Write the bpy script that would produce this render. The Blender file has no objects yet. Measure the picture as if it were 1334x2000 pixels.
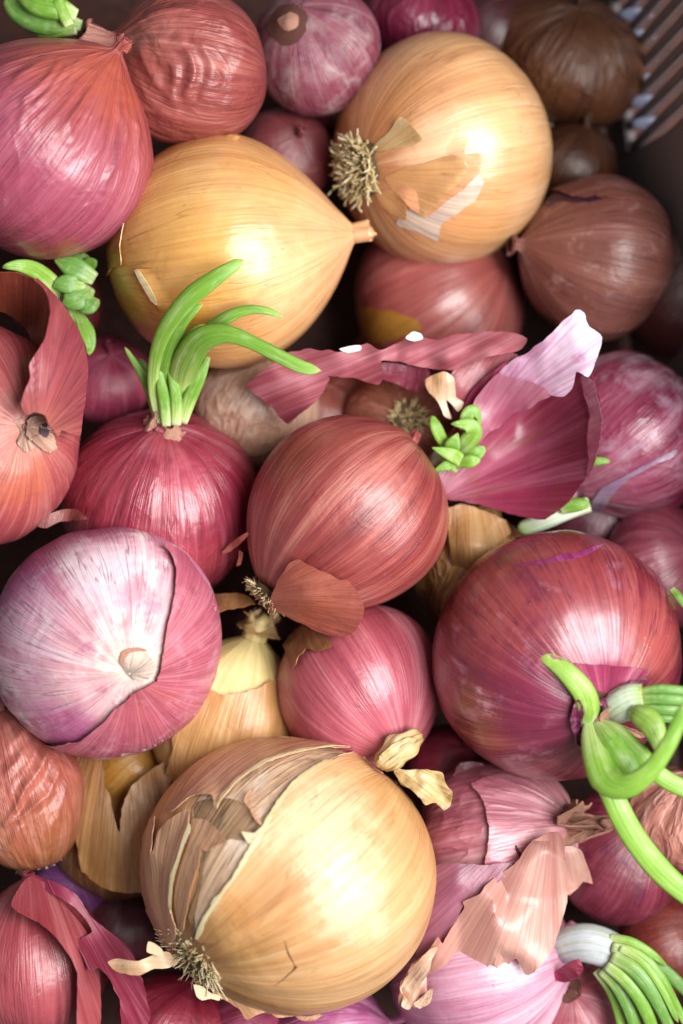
import bpy, bmesh, math, random
import numpy as np
from mathutils import Vector, Matrix
from mathutils.bvhtree import BVHTree
from mathutils.geometry import delaunay_2d_cdt

# ------------------------------------------------------------------ camera, light, exposure
S = bpy.context.scene
K = 0.000145            # metres per photo pixel at the level z = 0
D = 0.55                # camera height over that level
DP = D / K
cam_data = bpy.data.cameras.new("camera")
cam = bpy.data.objects.new("camera", cam_data)
S.collection.objects.link(cam)
cam.location = (0, 0, D)
cam_data.sensor_width = 36
cam_data.lens = 36 * D / (2000 * K)
cam_data.clip_start = 0.01
cam_data.clip_end = 10
cam_data.dof.use_dof = True
cam_data.dof.focus_distance = D - 130 * K
cam_data.dof.aperture_fstop = 4.4
cam_data.dof.aperture_blades = 9
S.camera = cam
S.render.resolution_x, S.render.resolution_y = 683, 1024
W = bpy.data.worlds.new("World")
S.world = W
W.use_nodes = True
bg = W.node_tree.nodes["Background"]
bg.inputs[0].default_value = (0.95, 0.95, 1.0, 1)
bg.inputs[1].default_value = 0.23
def area(name, loc, target, size, sizey, power, col):
    l = bpy.data.lights.new(name, 'AREA')
    l.shape = 'RECTANGLE'; l.size = size; l.size_y = sizey
    l.energy = power; l.color = col
    o = bpy.data.objects.new(name, l); S.collection.objects.link(o)
    o.location = loc
    o.rotation_euler = (Vector(target) - Vector(loc)).to_track_quat('-Z', 'Y').to_euler()
    return o
area("window_light", (0.40, -0.01, 0.58), (0, 0, 0), 0.50, 0.56, 12.2, (1.0, 0.985, 0.96))
S.view_settings.view_transform = 'Standard'
S.view_settings.look = 'None'
S.view_settings.exposure = 0.12
S.view_settings.gamma = 1.0
S.cycles.use_denoising = True
S.cycles.max_bounces = 6
S.cycles.transparent_max_bounces = 6
S.cycles.sample_clamp_indirect = 4

# ------------------------------------------------------------------ helpers
def pt(px, py, z=0.0):
    f = (DP - z) / DP
    return Vector(((px - 667) * K * f, (1000 - py) * K * f, z * K))
def lin(h, a=1.0):
    v = [int(h[i:i + 2], 16) / 255 for i in (0, 2, 4)]
    v = [x / 12.92 if x <= 0.04045 else ((x + 0.055) / 1.055) ** 2.4 for x in v]
    return (v[0], v[1], v[2], a)
def link(o):
    S.collection.objects.link(o); return o
def tag(o, label, cat, group=None):
    o['label'] = label; o['category'] = cat
    if group: o['group'] = group
    return o
def mesh_obj(name, verts, faces, mat=None, parent=None, uv=None, smooth=True):
    me = bpy.data.meshes.new(name)
    me.from_pydata([tuple(v) for v in verts], [], [tuple(f) for f in faces])
    if smooth:
        me.polygons.foreach_set('use_smooth', [True] * len(me.polygons))
    if uv is not None:
        l = me.uv_layers.new(name='UVMap')
        idx = np.zeros(len(me.loops), dtype=np.int32)
        me.loops.foreach_get('vertex_index', idx)
        l.data.foreach_set('uv', np.asarray(uv, dtype=np.float32)[idx].ravel())
    me.validate(); me.update()
    o = link(bpy.data.objects.new(name, me))
    if mat: me.materials.append(mat)
    if parent: o.parent = parent
    return o
class Waves:
    """smooth pseudo-noise: a sum of sines, roughly -1..1"""
    def __init__(s, seed, freq, n=14, aniso=(1, 1, 1)):
        r = np.random.RandomState(seed)
        w = r.normal(size=(n, 3)); w /= np.linalg.norm(w, axis=1)[:, None]
        s.w = w * (freq * r.uniform(.55, 1.6, n))[:, None] * np.array(aniso)
        s.p = r.uniform(0, 6.283, n); s.a = 1.6 / math.sqrt(n)
    def __call__(s, P):
        return np.sin(np.asarray(P) @ s.w.T + s.p).sum(-1) * s.a
def catmull(P, n):
    P = np.asarray(P, float)
    Q = np.vstack([2 * P[0] - P[1], P, 2 * P[-1] - P[-2]])
    m = len(P) - 1
    out = []
    for i in np.linspace(0, m, n):
        k = min(int(i), m - 1); t = i - k
        a, b, c, d = Q[k], Q[k + 1], Q[k + 2], Q[k + 3]
        out.append(.5 * (2 * b + (c - a) * t + (2 * a - 5 * b + 4 * c - d) * t * t + (3 * b - a - 3 * c + d) * t ** 3))
    return np.array(out)

# ------------------------------------------------------------------ materials
class NT:
    def __init__(s, name):
        s.m = bpy.data.materials.new(name); s.m.use_nodes = True
        s.t = s.m.node_tree; s.t.nodes.clear()
    def n(s, typ, **kw):
        x = s.t.nodes.new(typ)
        for k, v in kw.items(): setattr(x, k, v)
        return x
    def put(s, sock, v):
        if isinstance(v, bpy.types.NodeSocket): s.t.links.new(v, sock)
        elif v is not None:
            if hasattr(sock.default_value, '__len__') and len(sock.default_value) == 4 and len(v) == 3: v = (*v, 1)
            sock.default_value = v
    def math(s, op, a, b=None, c=None, clamp=False):
        x = s.n('ShaderNodeMath', operation=op, use_clamp=clamp)
        for i, v in enumerate((a, b, c)):
            if v is not None: s.put(x.inputs[i], v)
        return x.outputs[0]
    def vm(s, op, a, b=None, sc=None):
        x = s.n('ShaderNodeVectorMath', operation=op)
        s.put(x.inputs[0], a)
        if b is not None: s.put(x.inputs[1], b)
        if sc is not None: s.put(x.inputs['Scale'], sc)
        return x.outputs['Value'] if op in ('LENGTH', 'DISTANCE', 'DOT_PRODUCT') else x.outputs['Vector']
    def comb(s, a, b, c):
        x = s.n('ShaderNodeCombineXYZ')
        for i, v in enumerate((a, b, c)): s.put(x.inputs[i], v)
        return x.outputs[0]
    def sep(s, v):
        x = s.n('ShaderNodeSeparateXYZ'); s.put(x.inputs[0], v); return x.outputs
    def noise(s, vec, scale, detail=3, rough=.55, dist=0.0):
        x = s.n('ShaderNodeTexNoise')
        s.put(x.inputs['Vector'], vec); x.inputs['Scale'].default_value = scale
        x.inputs['Detail'].default_value = detail; x.inputs['Roughness'].default_value = rough
        x.inputs['Distortion'].default_value = dist
        return x.outputs['Fac']
    def ss(s, v, a, b, lo=0.0, hi=1.0):
        x = s.n('ShaderNodeMapRange', interpolation_type='SMOOTHSTEP')
        s.put(x.inputs[0], v)
        for i, q in enumerate((a, b, lo, hi)): s.put(x.inputs[i + 1], q)
        return x.outputs[0]
    def mix(s, f, a, b, blend='MIX'):
        x = s.n('ShaderNodeMix', data_type='RGBA', blend_type=blend)
        s.put(x.inputs[0], f); s.put(x.inputs[6], a); s.put(x.inputs[7], b)
        return x.outputs[2]
    def ramp(s, f, stops):
        x = s.n('ShaderNodeValToRGB'); s.put(x.inputs[0], f)
        e = x.color_ramp.elements
        while len(e) < len(stops): e.new(.5)
        for q, (p, c) in zip(e, stops):
            q.position = p; q.color = lin(c) if isinstance(c, str) else c
        return x.outputs[0]

def skin(name, cols, dark=None, light=None, vein=None, patches=(), spots=(), rough=.36, coat=.25, bump=.5,
         crinkle=0.0, seed=0.0, uv=False, trans=0.0, tint=None, wob=.08, specks=.0, size=.03, freq=1.0, spec=.5, fibre=.42, soil=.5):
    """Onion skin: colour runs from root to neck, streaked along the meridians."""
    t = NT(name)
    tc = t.n('ShaderNodeTexCoord')
    if uv:
        P0 = tc.outputs['UV']; x, y, z = t.sep(P0)[0:3]
        P = t.vm('ADD', P0, (seed, seed * .7, seed * .3))
        def sv(f, q): return t.comb(t.math('ADD', t.math('MULTIPLY', x, f), seed), t.math('MULTIPLY', y, q), seed)
        lat = y
    else:
        P0 = tc.outputs['Object']; x, y, z = t.sep(P0)[0:3]
        P = t.vm('ADD', P0, (seed, seed * .7, seed * .3))
        dirn = t.vm('NORMALIZE', t.comb(x, y, 0.0))
        def sv(f, q): return t.vm('ADD', t.vm('SCALE', dirn, sc=f), t.comb(seed, seed * .37, t.math('MULTIPLY', z, q)))
        lat = t.math('MULTIPLY', t.math('ADD', z, 1.0), 1 / 2.3)
    big = t.noise(P, 2.2, 3, .6)
    fl = t.math('ADD', lat, t.math('MULTIPLY', t.math('SUBTRACT', t.noise(sv(2.2 * freq, .6), 1.0, 3), .5), wob * 4))
    hexs = [k[1] for k in cols]; mid = lin(hexs[len(hexs) // 2])
    tone = (.93, .80, .86, 1) if mid[1] / mid[0] < .36 else (1, 1, 1, 1)
    col = t.ramp(fl, cols)
    s1 = t.noise(sv(3.4 * freq, .5), 1.0, 4, .58, .5)
    s2 = t.noise(sv(10 * freq, .8), 1.0, 3, .6, .3)
    s3 = t.noise(sv(34 * freq, 1.3), 1.0, 2, .6)
    streak = t.math('ADD', t.math('MULTIPLY', s1, .55), t.math('ADD', t.math('MULTIPLY', s2, .32), t.math('MULTIPLY', s3, .13)))
    if dark:
        col = t.mix(t.math('MULTIPLY', t.ss(streak, .47, .66), dark[1]), col, lin(dark[0]))
    if light:
        col = t.mix(t.math('MULTIPLY', t.ss(t.math('SUBTRACT', 1.0, streak), .48, .66), light[1]), col, lin(light[0]))
    # slow tone drift over the skin
    col = t.mix(t.math('MULTIPLY', t.ss(big, .35, .7), .22), col, t.mix(1.0, col, (0.62, .5, .5, 1), 'MULTIPLY'))
    for (c, a, b, sc, am, st) in patches:
        src = t.noise(sv(sc, sc * .55), 1.0, 5, .62, .4) if st else t.noise(P, sc, 6, .62, .3)
        col = t.mix(t.math('MULTIPLY', t.ss(src, a, b), am), col, lin(c))
    wn = t.math('MULTIPLY', t.math('SUBTRACT', t.noise(P, 7.0, 5, .65), .5), .55)
    wn2 = t.math('MULTIPLY', t.math('SUBTRACT', streak, .5), .5)
    for (p, r0, r1, c, am) in spots:
        d = t.math('ADD', t.vm('DISTANCE', P0, tuple(p)), t.math('ADD', wn, wn2))
        col = t.mix(t.math('MULTIPLY', t.ss(d, r0, r1, 1.0, 0.0), am), col, lin(c))
    vh = None
    if vein:
        c, am, f, wdt = vein
        r = t.math('ABSOLUTE', t.math('SUBTRACT', t.noise(sv(f, f * .09), 1.0, 2, .5, .15), .5))
        ln = t.ss(r, 0.0, wdt, 1.0, 0.0)
        brk = t.ss(t.noise(P, 3.5, 3), .36, .58)
        ln = t.math('MULTIPLY', ln, brk); vh = ln
        col = t.mix(t.math('MULTIPLY', ln, am), col, lin(c))
    if specks:
        v = t.n('ShaderNodeTexVoronoi'); t.put(v.inputs['Vector'], P); v.inputs['Scale'].default_value = 26
        sp = t.math('MULTIPLY', t.ss(v.outputs['Distance'], .06, .13, 1.0, 0.0), t.ss(t.noise(P, 6, 3), .5, .62))
        col = t.mix(t.math('MULTIPLY', sp, specks), col, lin('F0D9C0'))
    col = t.mix(t.math('MULTIPLY', t.ss(s3, .38, .68), fibre * (1 if tone[0] < 1 else .65)), col, t.mix(1.0, col, (.62, .52, .5, 1), 'MULTIPLY'))
    # fine mottling so that no area is one flat tone
    fine = t.noise(P, 60, 3, .7)
    col = t.mix(t.math('MULTIPLY', t.ss(fine, .4, .7), .10), col, t.mix(1.0, col, (.55, .5, .5, 1), 'MULTIPLY'))
    col = t.mix(1.0, col, tone, 'MULTIPLY')
    if tone[0] < 1:
        hs = t.n('ShaderNodeHueSaturation'); hs.inputs['Saturation'].default_value = .99; hs.inputs['Value'].default_value = .93
        t.put(hs.inputs['Color'], col); col = hs.outputs[0]
    dv = t.n('ShaderNodeTexVoronoi'); t.put(dv.inputs['Vector'], P); dv.inputs['Scale'].default_value = 24
    du = t.math('MULTIPLY', t.ss(dv.outputs['Distance'], .05, .10, 1.0, 0.0), t.ss(t.noise(P, 8, 3), .54, .62))
    col = t.mix(t.math('MULTIPLY', du, .5 if soil else 0.0), col, lin('EADCCB'))
    dirt = t.math('MULTIPLY', t.ss(t.noise(sv(9, 5), 1.0, 5, .7), .60, .74), t.ss(big, .42, .62))
    col = t.mix(t.math('MULTIPLY', dirt, soil), col, lin('4A3026'))
    b = t.n('ShaderNodeBsdfPrincipled')
    t.put(b.inputs['Base Color'], col)
    rg = t.math('ADD', rough - .10, t.math('ADD', t.math('MULTIPLY', s2, .16), t.math('MULTIPLY', t.ss(t.noise(P, 5, 4), .3, .75), .12)))
    t.put(b.inputs['Roughness'], rg)
    b.inputs['Specular IOR Level'].default_value = spec
    b.inputs['Coat Weight'].default_value = min(1, coat * 1.35)
    t.put(b.inputs['Coat Roughness'], t.math('ADD', .17, t.math('MULTIPLY', t.ss(t.noise(P, 3.5, 4), .35, .7), .25)))
    if bump:
        h = t.math('ADD', t.math('MULTIPLY', streak, .9), t.math('MULTIPLY', s3, .22))
        h = t.math('ADD', h, t.math('MULTIPLY', t.noise(P, 2.6, 3, .5, .6), .9))
        if crinkle:
            rr = t.noise(sv(2.6 * freq, 1.5), 1.0, 2, .45, 1.0)
            rd = t.math('SUBTRACT', 1.0, t.math('MULTIPLY', t.math('ABSOLUTE', t.math('SUBTRACT', rr, .5)), 5.0), clamp=True)
            h = t.math('ADD', h, t.math('MULTIPLY', t.math('MULTIPLY', rd, rd), crinkle))
        if vh is not None: h = t.math('SUBTRACT', h, t.math('MULTIPLY', vh, .12))
        bp = t.n('ShaderNodeBump'); bp.inputs['Strength'].default_value = bump
        bp.inputs['Distance'].default_value = size * .05
        t.put(bp.inputs['Height'], h)
        t.t.links.new(bp.outputs[0], b.inputs['Normal'])
        bp2 = t.n('ShaderNodeBump'); bp2.inputs['Strength'].default_value = min(1, bump * .8); bp2.inputs['Distance'].default_value = size * .05 * .45
        t.put(bp2.inputs['Height'], h); t.t.links.new(bp2.outputs[0], b.inputs['Coat Normal'])
    o = t.n('ShaderNodeOutputMaterial')
    if trans:
        tr = t.n('ShaderNodeBsdfTranslucent'); t.put(tr.inputs[0], t.mix(1.0, col, lin(tint or 'FFE8D8'), 'MULTIPLY'))
        mx = t.n('ShaderNodeMixShader'); mx.inputs[0].default_value = trans
        t.t.links.new(b.outputs[0], mx.inputs[1]); t.t.links.new(tr.outputs[0], mx.inputs[2])
        t.t.links.new(mx.outputs[0], o.inputs[0])
    else:
        t.t.links.new(b.outputs[0], o.inputs[0])
    return t.m

def leaf_mat(name, base, mid, tip, trans=.13):
    t = NT(name)
    uvn = t.n('ShaderNodeTexCoord').outputs['UV']
    u, v = t.sep(uvn)[0:2]
    vv = t.math('ADD', v, t.math('MULTIPLY', t.math('SUBTRACT', t.noise(t.comb(t.math('MULTIPLY', u, 6.0), t.math('MULTIPLY', v, 2.0), 0.0), 1.0, 3), .5), .25))
    col = t.ramp(vv, [(0, 'DCE6B8'), (.12, base), (.3, mid), (.75, mid), (.93, tip), (1, 'BDB268')])
    oi = t.n('ShaderNodeObjectInfo').outputs['Random']
    col = t.mix(t.math('MULTIPLY', oi, .35), col, t.mix(1.0, col, (.6, .72, .5, 1), 'MULTIPLY'))
    ln = t.noise(t.comb(t.math('MULTIPLY', u, 42.0), t.math('MULTIPLY', v, 1.2), oi), 1.0, 3, .6)
    col = t.mix(t.math('MULTIPLY', t.ss(ln, .42, .62), .8), col, t.mix(1.0, col, (.62, .74, .45, 1), 'MULTIPLY'))
    fn = t.noise(t.comb(t.math('MULTIPLY', u, 9.0), t.math('MULTIPLY', v, 7.0), oi), 1.0, 5, .65)
    col = t.mix(t.math('MULTIPLY', t.ss(fn, .45, .7), .35), col, t.mix(1.0, col, (.55, .72, .5, 1), 'MULTIPLY'))
    col = t.mix(t.math('MULTIPLY', t.ss(fn, .5, .3), .25), col, (.75, .85, .55, 1))
    b = t.n('ShaderNodeBsdfPrincipled'); t.put(b.inputs['Base Color'], col)
    b.inputs['Roughness'].default_value = .36
    b.inputs['Subsurface Weight'].default_value = .0
    bp = t.n('ShaderNodeBump'); bp.inputs['Strength'].default_value = .3; bp.inputs['Distance'].default_value = .0006
    t.put(bp.inputs['Height'], ln); t.t.links.new(bp.outputs[0], b.inputs['Normal'])
    tr = t.n('ShaderNodeBsdfTranslucent'); t.put(tr.inputs[0], t.mix(1.0, col, (1, 1, .55, 1), 'MULTIPLY'))
    mx = t.n('ShaderNodeMixShader'); mx.inputs[0].default_value = trans
    o = t.n('ShaderNodeOutputMaterial')
    t.t.links.new(b.outputs[0], mx.inputs[1]); t.t.links.new(tr.outputs[0], mx.inputs[2]); t.t.links.new(mx.outputs[0], o.inputs[0])
    return t.m

def plain(name, c1, c2, scale=200, rough=.6, bump=.3, spec=.4):
    t = NT(name)
    P = t.n('ShaderNodeTexCoord').outputs['Object']
    f = t.noise(P, scale, 5, .65)
    b = t.n('ShaderNodeBsdfPrincipled')
    t.put(b.inputs['Base Color'], t.mix(t.ss(f, .35, .68), lin(c1), lin(c2)))
    b.inputs['Roughness'].default_value = rough; b.inputs['Specular IOR Level'].default_value = spec
    bp = t.n('ShaderNodeBump'); bp.inputs['Strength'].default_value = bump; bp.inputs['Distance'].default_value = .0005
    t.put(bp.inputs['Height'], f); t.t.links.new(bp.outputs[0], b.inputs['Normal'])
    o = t.n('ShaderNodeOutputMaterial'); t.t.links.new(b.outputs[0], o.inputs[0])
    return t.m

GREEN = leaf_mat('leaf_green', 'BCD47E', '80AC42', '9CC45C')
GREEN2 = leaf_mat('leaf_pale_green', 'C8D88C', '90B84A', '78A83C')
LIME = leaf_mat('leaf_lime', '9CBC50', 'A4C65C', 'B8AC68')
DEEP = leaf_mat('leaf_deep_green', 'ACC874', '74A04C', '94B860')
STEM = leaf_mat('stem_white', 'D9D3C0', 'E4ECDD', 'C8E0A8', .15)
STEMV = leaf_mat('stem_violet', '8E66A4', 'CFCFDC', 'D5E8B8', .15)
ROOT = plain('root_fibre', '8A7146', 'D9C594', 400, .8)
ROOTPALE = plain('root_fibre_pale', 'B9A67A', 'EFE3C2', 400, .8)
ROOTDARK = plain('root_plate', '2A2014', '6A5636', 300, .9)
DRY = plain('dry_neck', '8A6238', 'DDBE88', 260, .7, .6)
DRYRED = plain('dry_neck_red', '7A4434', 'D8A890', 260, .7, .6)
DRYDARK = plain('dry_neck_dark', '2E1716', '7A4A3C', 260, .8, .6)

# ------------------------------------------------------------------ onion geometry
def seg_dist(P, L):
    P = np.asarray(P, float); L = np.asarray(L, float); best = np.full(len(P), 1e9)
    for a, b in zip(L[:-1], L[1:]):
        ab = b - a; t = np.clip(((P - a) @ ab) / max(ab @ ab, 1e-9), 0, 1)
        best = np.minimum(best, np.linalg.norm(P - (a + t[:, None] * ab), axis=1))
    return best
class Onion: pass
def onion(name, label, c, z, R, axis, prof=None, lump=.02, rib=.004, wrink=0.0, seed=1, res=(120, 76), group=None, cat='onion', squash=1.0, creases=(), wscale=None):
    p = dict(hb=.88, ht=.9, b=.55, bb=.5, nl=.25, nr=.09, nq=2.2, dimple=.04)
    p.update(prof or {})
    O = Onion(); O.p = p; O.px = c; O.z = z; O.R = R; O.name = name
    ax = Vector(axis).normalized()
    q = ax.to_track_quat('Z', 'Y')
    sc = R * K * (DP - z) / DP
    root = link(bpy.data.objects.new(name, None)); root.empty_display_size = .02
    O.M = Matrix.LocRotScale(pt(c[0], c[1], z), q, Vector((sc, sc, sc)))
    root.matrix_world = O.M; root.location = pt(c[0], c[1], z); root.rotation_mode = 'QUATERNION'; root.rotation_quaternion = q; root.scale = (sc,) * 3
    O.Mi = O.M.inverted(); O.root = root; O.sc = sc
    tag(root, label, cat, group)
    nu, nv = res
    # profile (r, z)
    pr = []
    nlow = int(nv * .42); nup = int(nv * .40); nn = max(6, nv - nlow - nup)
    for i in range(nlow):
        a = -math.pi / 2 * (1 - i / nlow); zz = math.sin(a)
        r = (1 - min(1, zz * zz)) ** p['bb']
        pr.append((max(r, .001), zz * p['hb'] + p['dimple'] * math.exp(-(r / .12) ** 2)))
    top = p['ht'] + p['nl']
    def rup(zz):
        e = max(0.0, 1 - (zz / p['ht']) ** 2) ** p['b'] if zz < p['ht'] else 0.0
        g = min(1.0, max(0.0, (zz / top)))
        n = p['nr'] * (1 + .35 * (1 - g)) * g ** .5
        return (e ** p['nq'] + n ** p['nq']) ** (1 / p['nq'])
    for i in range(nup + 1):
        zz = p['ht'] * math.sin(math.pi / 2 * i / nup)
        pr.append((rup(zz), zz))
    for i in range(1, nn):
        zz = p['ht'] + p['nl'] * i / (nn - 1)
        pr.append((rup(zz), zz))
    pr.append((.001, top - .01))
    pr = np.array(pr); m = len(pr)
    th = np.linspace(0, 2 * math.pi, nu, endpoint=False)
    r = pr[:, 0][:, None] * np.ones(nu); zz = pr[:, 1][:, None] * np.ones(nu)
    X = np.stack([r * np.cos(th), r * np.sin(th), zz], -1)
    tang = np.gradient(pr, axis=0); nrm = np.stack([tang[:, 1], -tang[:, 0]], -1); nrm /= np.linalg.norm(nrm, axis=1)[:, None] + 1e-9
    N = np.stack([nrm[:, 0][:, None] * np.cos(th), nrm[:, 0][:, None] * np.sin(th), nrm[:, 1][:, None] * np.ones(nu)], -1)
    d = lump * 1.1 * Waves(seed + 9, 1.2, 8)(X) + lump * 1.25 * Waves(seed, 2.0)(X) + lump * .35 * Waves(seed + 1, 5.0)(X)
    C = np.stack([np.cos(th)[None, :] * np.ones((m, 1)), np.sin(th)[None, :] * np.ones((m, 1)), zz * .25], -1)
    body = np.clip(r, 0, 1)
    d += rib * 1.3 * Waves(seed + 8, 4.5, 12)(C) * body + rib * Waves(seed + 2, 9, 20)(C) * body + rib * .5 * Waves(seed + 3, 22, 20)(C) * body
    if wrink:
        mask = np.clip((zz + .15) / .7, 0, 1) * np.clip(r * 4, 0, 1)
        w = Waves(seed + 4, 8, 20)(np.stack([C[..., 0], C[..., 1], zz * .45], -1))
        w2 = Waves(seed + 5, 4, 16)(X)
        rd = 1 - np.minimum(1, np.abs(w + .5 * w2) * 1.3)
        d += wrink * (rd ** 2) * mask + wrink * .5 * w2 * mask
    # dried neck pleats
    nk = np.clip((zz - p['ht'] * .9) / (.25), 0, 1)
    d += nk * r * .16 * Waves(seed + 6, 4.5, 12)(C)
    if creases:
        Mn = np.array(O.M); Wp = X.reshape(-1, 3) @ Mn[:3, :3].T + Mn[:3, 3]
        f = D / (D - Wp[:, 2]); pp = np.c_[667 + Wp[:, 0] * f / K, 1000 - Wp[:, 1] * f / K]
        Nw = N.reshape(-1, 3) @ Mn[:3, :3].T; face = np.clip(Nw[:, 2] / sc * 4, 0, 1)
        dc = np.zeros(len(pp)); p0 = np.c_[pp, pp[:, 0] * 0]
        pq = pp + np.c_[Waves(seed + 31, .05)(p0), Waves(seed + 32, .05)(p0)] * 2.5 + np.c_[Waves(seed + 33, .16)(p0), Waves(seed + 34, .16)(p0)] * .6
        for line, hh, ww in creases:
            l = np.asarray(catmull([(a, b, 0) for a, b in line], 14))[:, :2]
            dd = seg_dist(pq, l)
            ends = np.minimum(np.linalg.norm(pp - l[0], axis=1), np.linalg.norm(pp - l[-1], axis=1))
            dc += .78 * hh / R * (1 / (1 + (dd / ww) ** 2) ** 1.5 - .35 * np.exp(-((dd - 2.6 * ww) / ww) ** 2)) * np.clip(.25 + ends / 40, 0, 1)
        d += (dc * face).reshape(d.shape)
    X = X + N * d[..., None]
    if squash != 1.0: X[..., 0] *= squash
    if p['nl'] > .08:     # the dried neck leans a little and ends ragged
        g = np.clip((zz - p['ht'] * .8) / (p['nl'] + .2 * p['ht']), 0, 1) ** 2
        rs = np.random.RandomState(seed)
        lean = rs.uniform(-.12, .12, 2) * (1 if 'lean' not in p else 0) + np.array(p.get('lean', (0, 0)))
        X[..., 0] += g * lean[0]; X[..., 1] += g * lean[1]
        X[-2, :, 2] += .03 * Waves(seed + 7, 5)(C[-2])
        X[-1] = X[-2].mean(0) - np.array([0, 0, .08])
    V = X.reshape(-1, 3)
    if wscale:
        M3 = np.array(q.to_matrix()); V = V @ (M3.T @ np.diag((*wscale, 1.0)) @ M3).T
    F = []
    for i in range(m - 1):
        a = i * nu; b = a + nu
        for j in range(nu):
            k = (j + 1) % nu
            F.append((a + j, a + k, b + k, b + j))
    O.bulb = mesh_obj('bulb', V, F, None, root)
    Mn = np.array(O.M); Wv = V @ Mn[:3, :3].T + Mn[:3, 3]
    O.bvh = BVHTree.FromPolygons([tuple(v) for v in Wv], F)
    O.pr = pr
    return O
CAM = Vector((0, 0, D))
def hit(O, px, py):
    d = (pt(px, py, 0) - CAM).normalized()
    loc, n, i, dist = O.bvh.ray_cast(CAM, d)
    if loc is None:
        loc, n, i, dist = O.bvh.find_nearest(pt(px, py, O.z))
        return loc, n, False
    if n.dot(d) > 0: n = -n
    return loc, n, True
def loc_of(O, px, py):
    return O.Mi @ hit(O, px, py)[0]
def zs(O, px, py):
    return hit(O, px, py)[0].z / K
def setmat(O, m): O.bulb.data.materials.clear(); O.bulb.data.materials.append(m); O.mat = m; return O

def inside(P, poly):
    P = np.asarray(P, float); poly = np.asarray(poly, float); c = np.zeros(len(P), bool)
    j = len(poly) - 1
    for i in range(len(poly)):
        xi, yi = poly[i]; xj, yj = poly[j]
        if yi != yj:
            c ^= ((yi > P[:, 1]) != (yj > P[:, 1])) & (P[:, 0] < (xj - xi) * (P[:, 1] - yi) / (yj - yi) + xi)
        j = i
    return c
def outline(poly, step, jag, seed, smooth=True):
    """resample a hand drawn outline and roughen it like torn skin"""
    P = np.asarray(poly, float); n = len(P); r = np.random.RandomState(seed)
    out = []
    for i in range(n):
        p0, p1, p2, p3 = P[i - 1], P[i], P[(i + 1) % n], P[(i + 2) % n]
        m = max(1, int(np.linalg.norm(p2 - p1) / step))
        for k in range(m):
            t = k / m
            lin_ = p1 + (p2 - p1) * t
            cr = .5 * (2 * p1 + (p2 - p0) * t + (2 * p0 - 5 * p1 + 4 * p2 - p3) * t * t + (3 * p1 - p0 - 3 * p2 + p3) * t ** 3)
            out.append(lin_ * .4 + cr * .6 if smooth else lin_)
    out = np.array(out); m = len(out)
    s = np.arange(m)
    for a, per in ((.6, 9), (.5, 4), (.4, 2)):
        kn = max(4, m // per)
        v = r.normal(size=(kn, 2)) * jag * a
        f = s * kn / m; i0 = f.astype(int) % kn; i1 = (i0 + 1) % kn; t = (f - f.astype(int))[:, None]
        out = out + v[i0] * (1 - t) + v[i1] * t
    return out
def tri_poly(poly, grid, step, jag, seed, smooth=True):
    B = outline(poly, step, jag, seed, smooth); n = len(B)
    lo, hi = B.min(0), B.max(0)
    gx, gy = np.meshgrid(np.arange(lo[0], hi[0], grid), np.arange(lo[1], hi[1], grid))
    gx = gx + (np.arange(gx.shape[0]) % 2)[:, None] * grid * .5
    G = np.stack([gx.ravel(), gy.ravel()], -1)
    G = G[inside(G, B)]
    if len(G): G = G[seg_dist(G, np.vstack([B, B[:1]])) > grid * .45]
    vs = [Vector(p) for p in B] + [Vector(p) for p in G]
    es = [(i, (i + 1) % n) for i in range(n)]
    v, e, f, *_ = delaunay_2d_cdt(vs, es, [], 1, 1e-4)
    return np.array([(p.x, p.y) for p in v]), [tuple(x) for x in f]
def solidify(o, th):
    m = o.modifiers.new('thickness', 'SOLIDIFY'); m.thickness = th; m.offset = 0
    e = o.modifiers.new('sharp_rim', 'EDGE_SPLIT'); e.split_angle = math.radians(50)
def flake(O, name, poly, mat, h=6, w=60, free=None, base=-.8, jag=1.5, grid=8, step=4, seed=3, th=1.6, crump=0.0, label=None, smooth=True):
    """a piece of dry skin lying on onion O: outline in picture pixels dropped on to the bulb, its free edge lifted by h"""
    P, F = tri_poly(poly, grid, step, jag, seed, smooth)
    fr = free if free is not None else list(poly) + [poly[0]]
    dist = seg_dist(P, fr)
    lf = base + (h - base) * np.clip(1 - dist / w, 0, 1) ** 1.6
    if crump:
        lf = lf + crump * Waves(seed, .06)(np.c_[P, np.zeros(len(P))])
    V = []
    for (x, y), l in zip(P, lf):
        loc, n, ok = hit(O, x, y)
        V.append(O.Mi @ (loc + n * (l * K)))
    o = mesh_obj(name, V, F, mat, O.root)
    # faces towards the camera
    solidify(o, th / O.R)
    if label: o['label'] = label
    return o
def idw(ctrl, P, pw=2.4):
    C = np.asarray(ctrl, float)
    if len(C) >= 5:
        n = len(C); X = C[:, :2] / 100.0
        U = lambda r: np.where(r > 1e-9, r * r * np.log(np.maximum(r, 1e-9)), 0)
        A = np.zeros((n + 3, n + 3)); A[:n, :n] = U(np.linalg.norm(X[:, None] - X[None], axis=2)) + np.eye(n) * .02
        A[:n, n] = 1; A[:n, n + 1:] = X; A[n, :n] = 1; A[n + 1:, :n] = X.T
        w = np.linalg.solve(A, np.r_[C[:, 2], 0, 0, 0]); Q = P / 100.0
        z = U(np.linalg.norm(Q[:, None] - X[None], axis=2)) @ w[:n] + w[n] + Q @ w[n + 1:]
        return np.clip(z, C[:, 2].min() - 25, C[:, 2].max() + 25)
    d = np.linalg.norm(P[:, None, :] - C[None, :, :2], axis=2) + 4.0
    w = d ** -pw
    return (w * C[:, 2]).sum(1) / w.sum(1)
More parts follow.
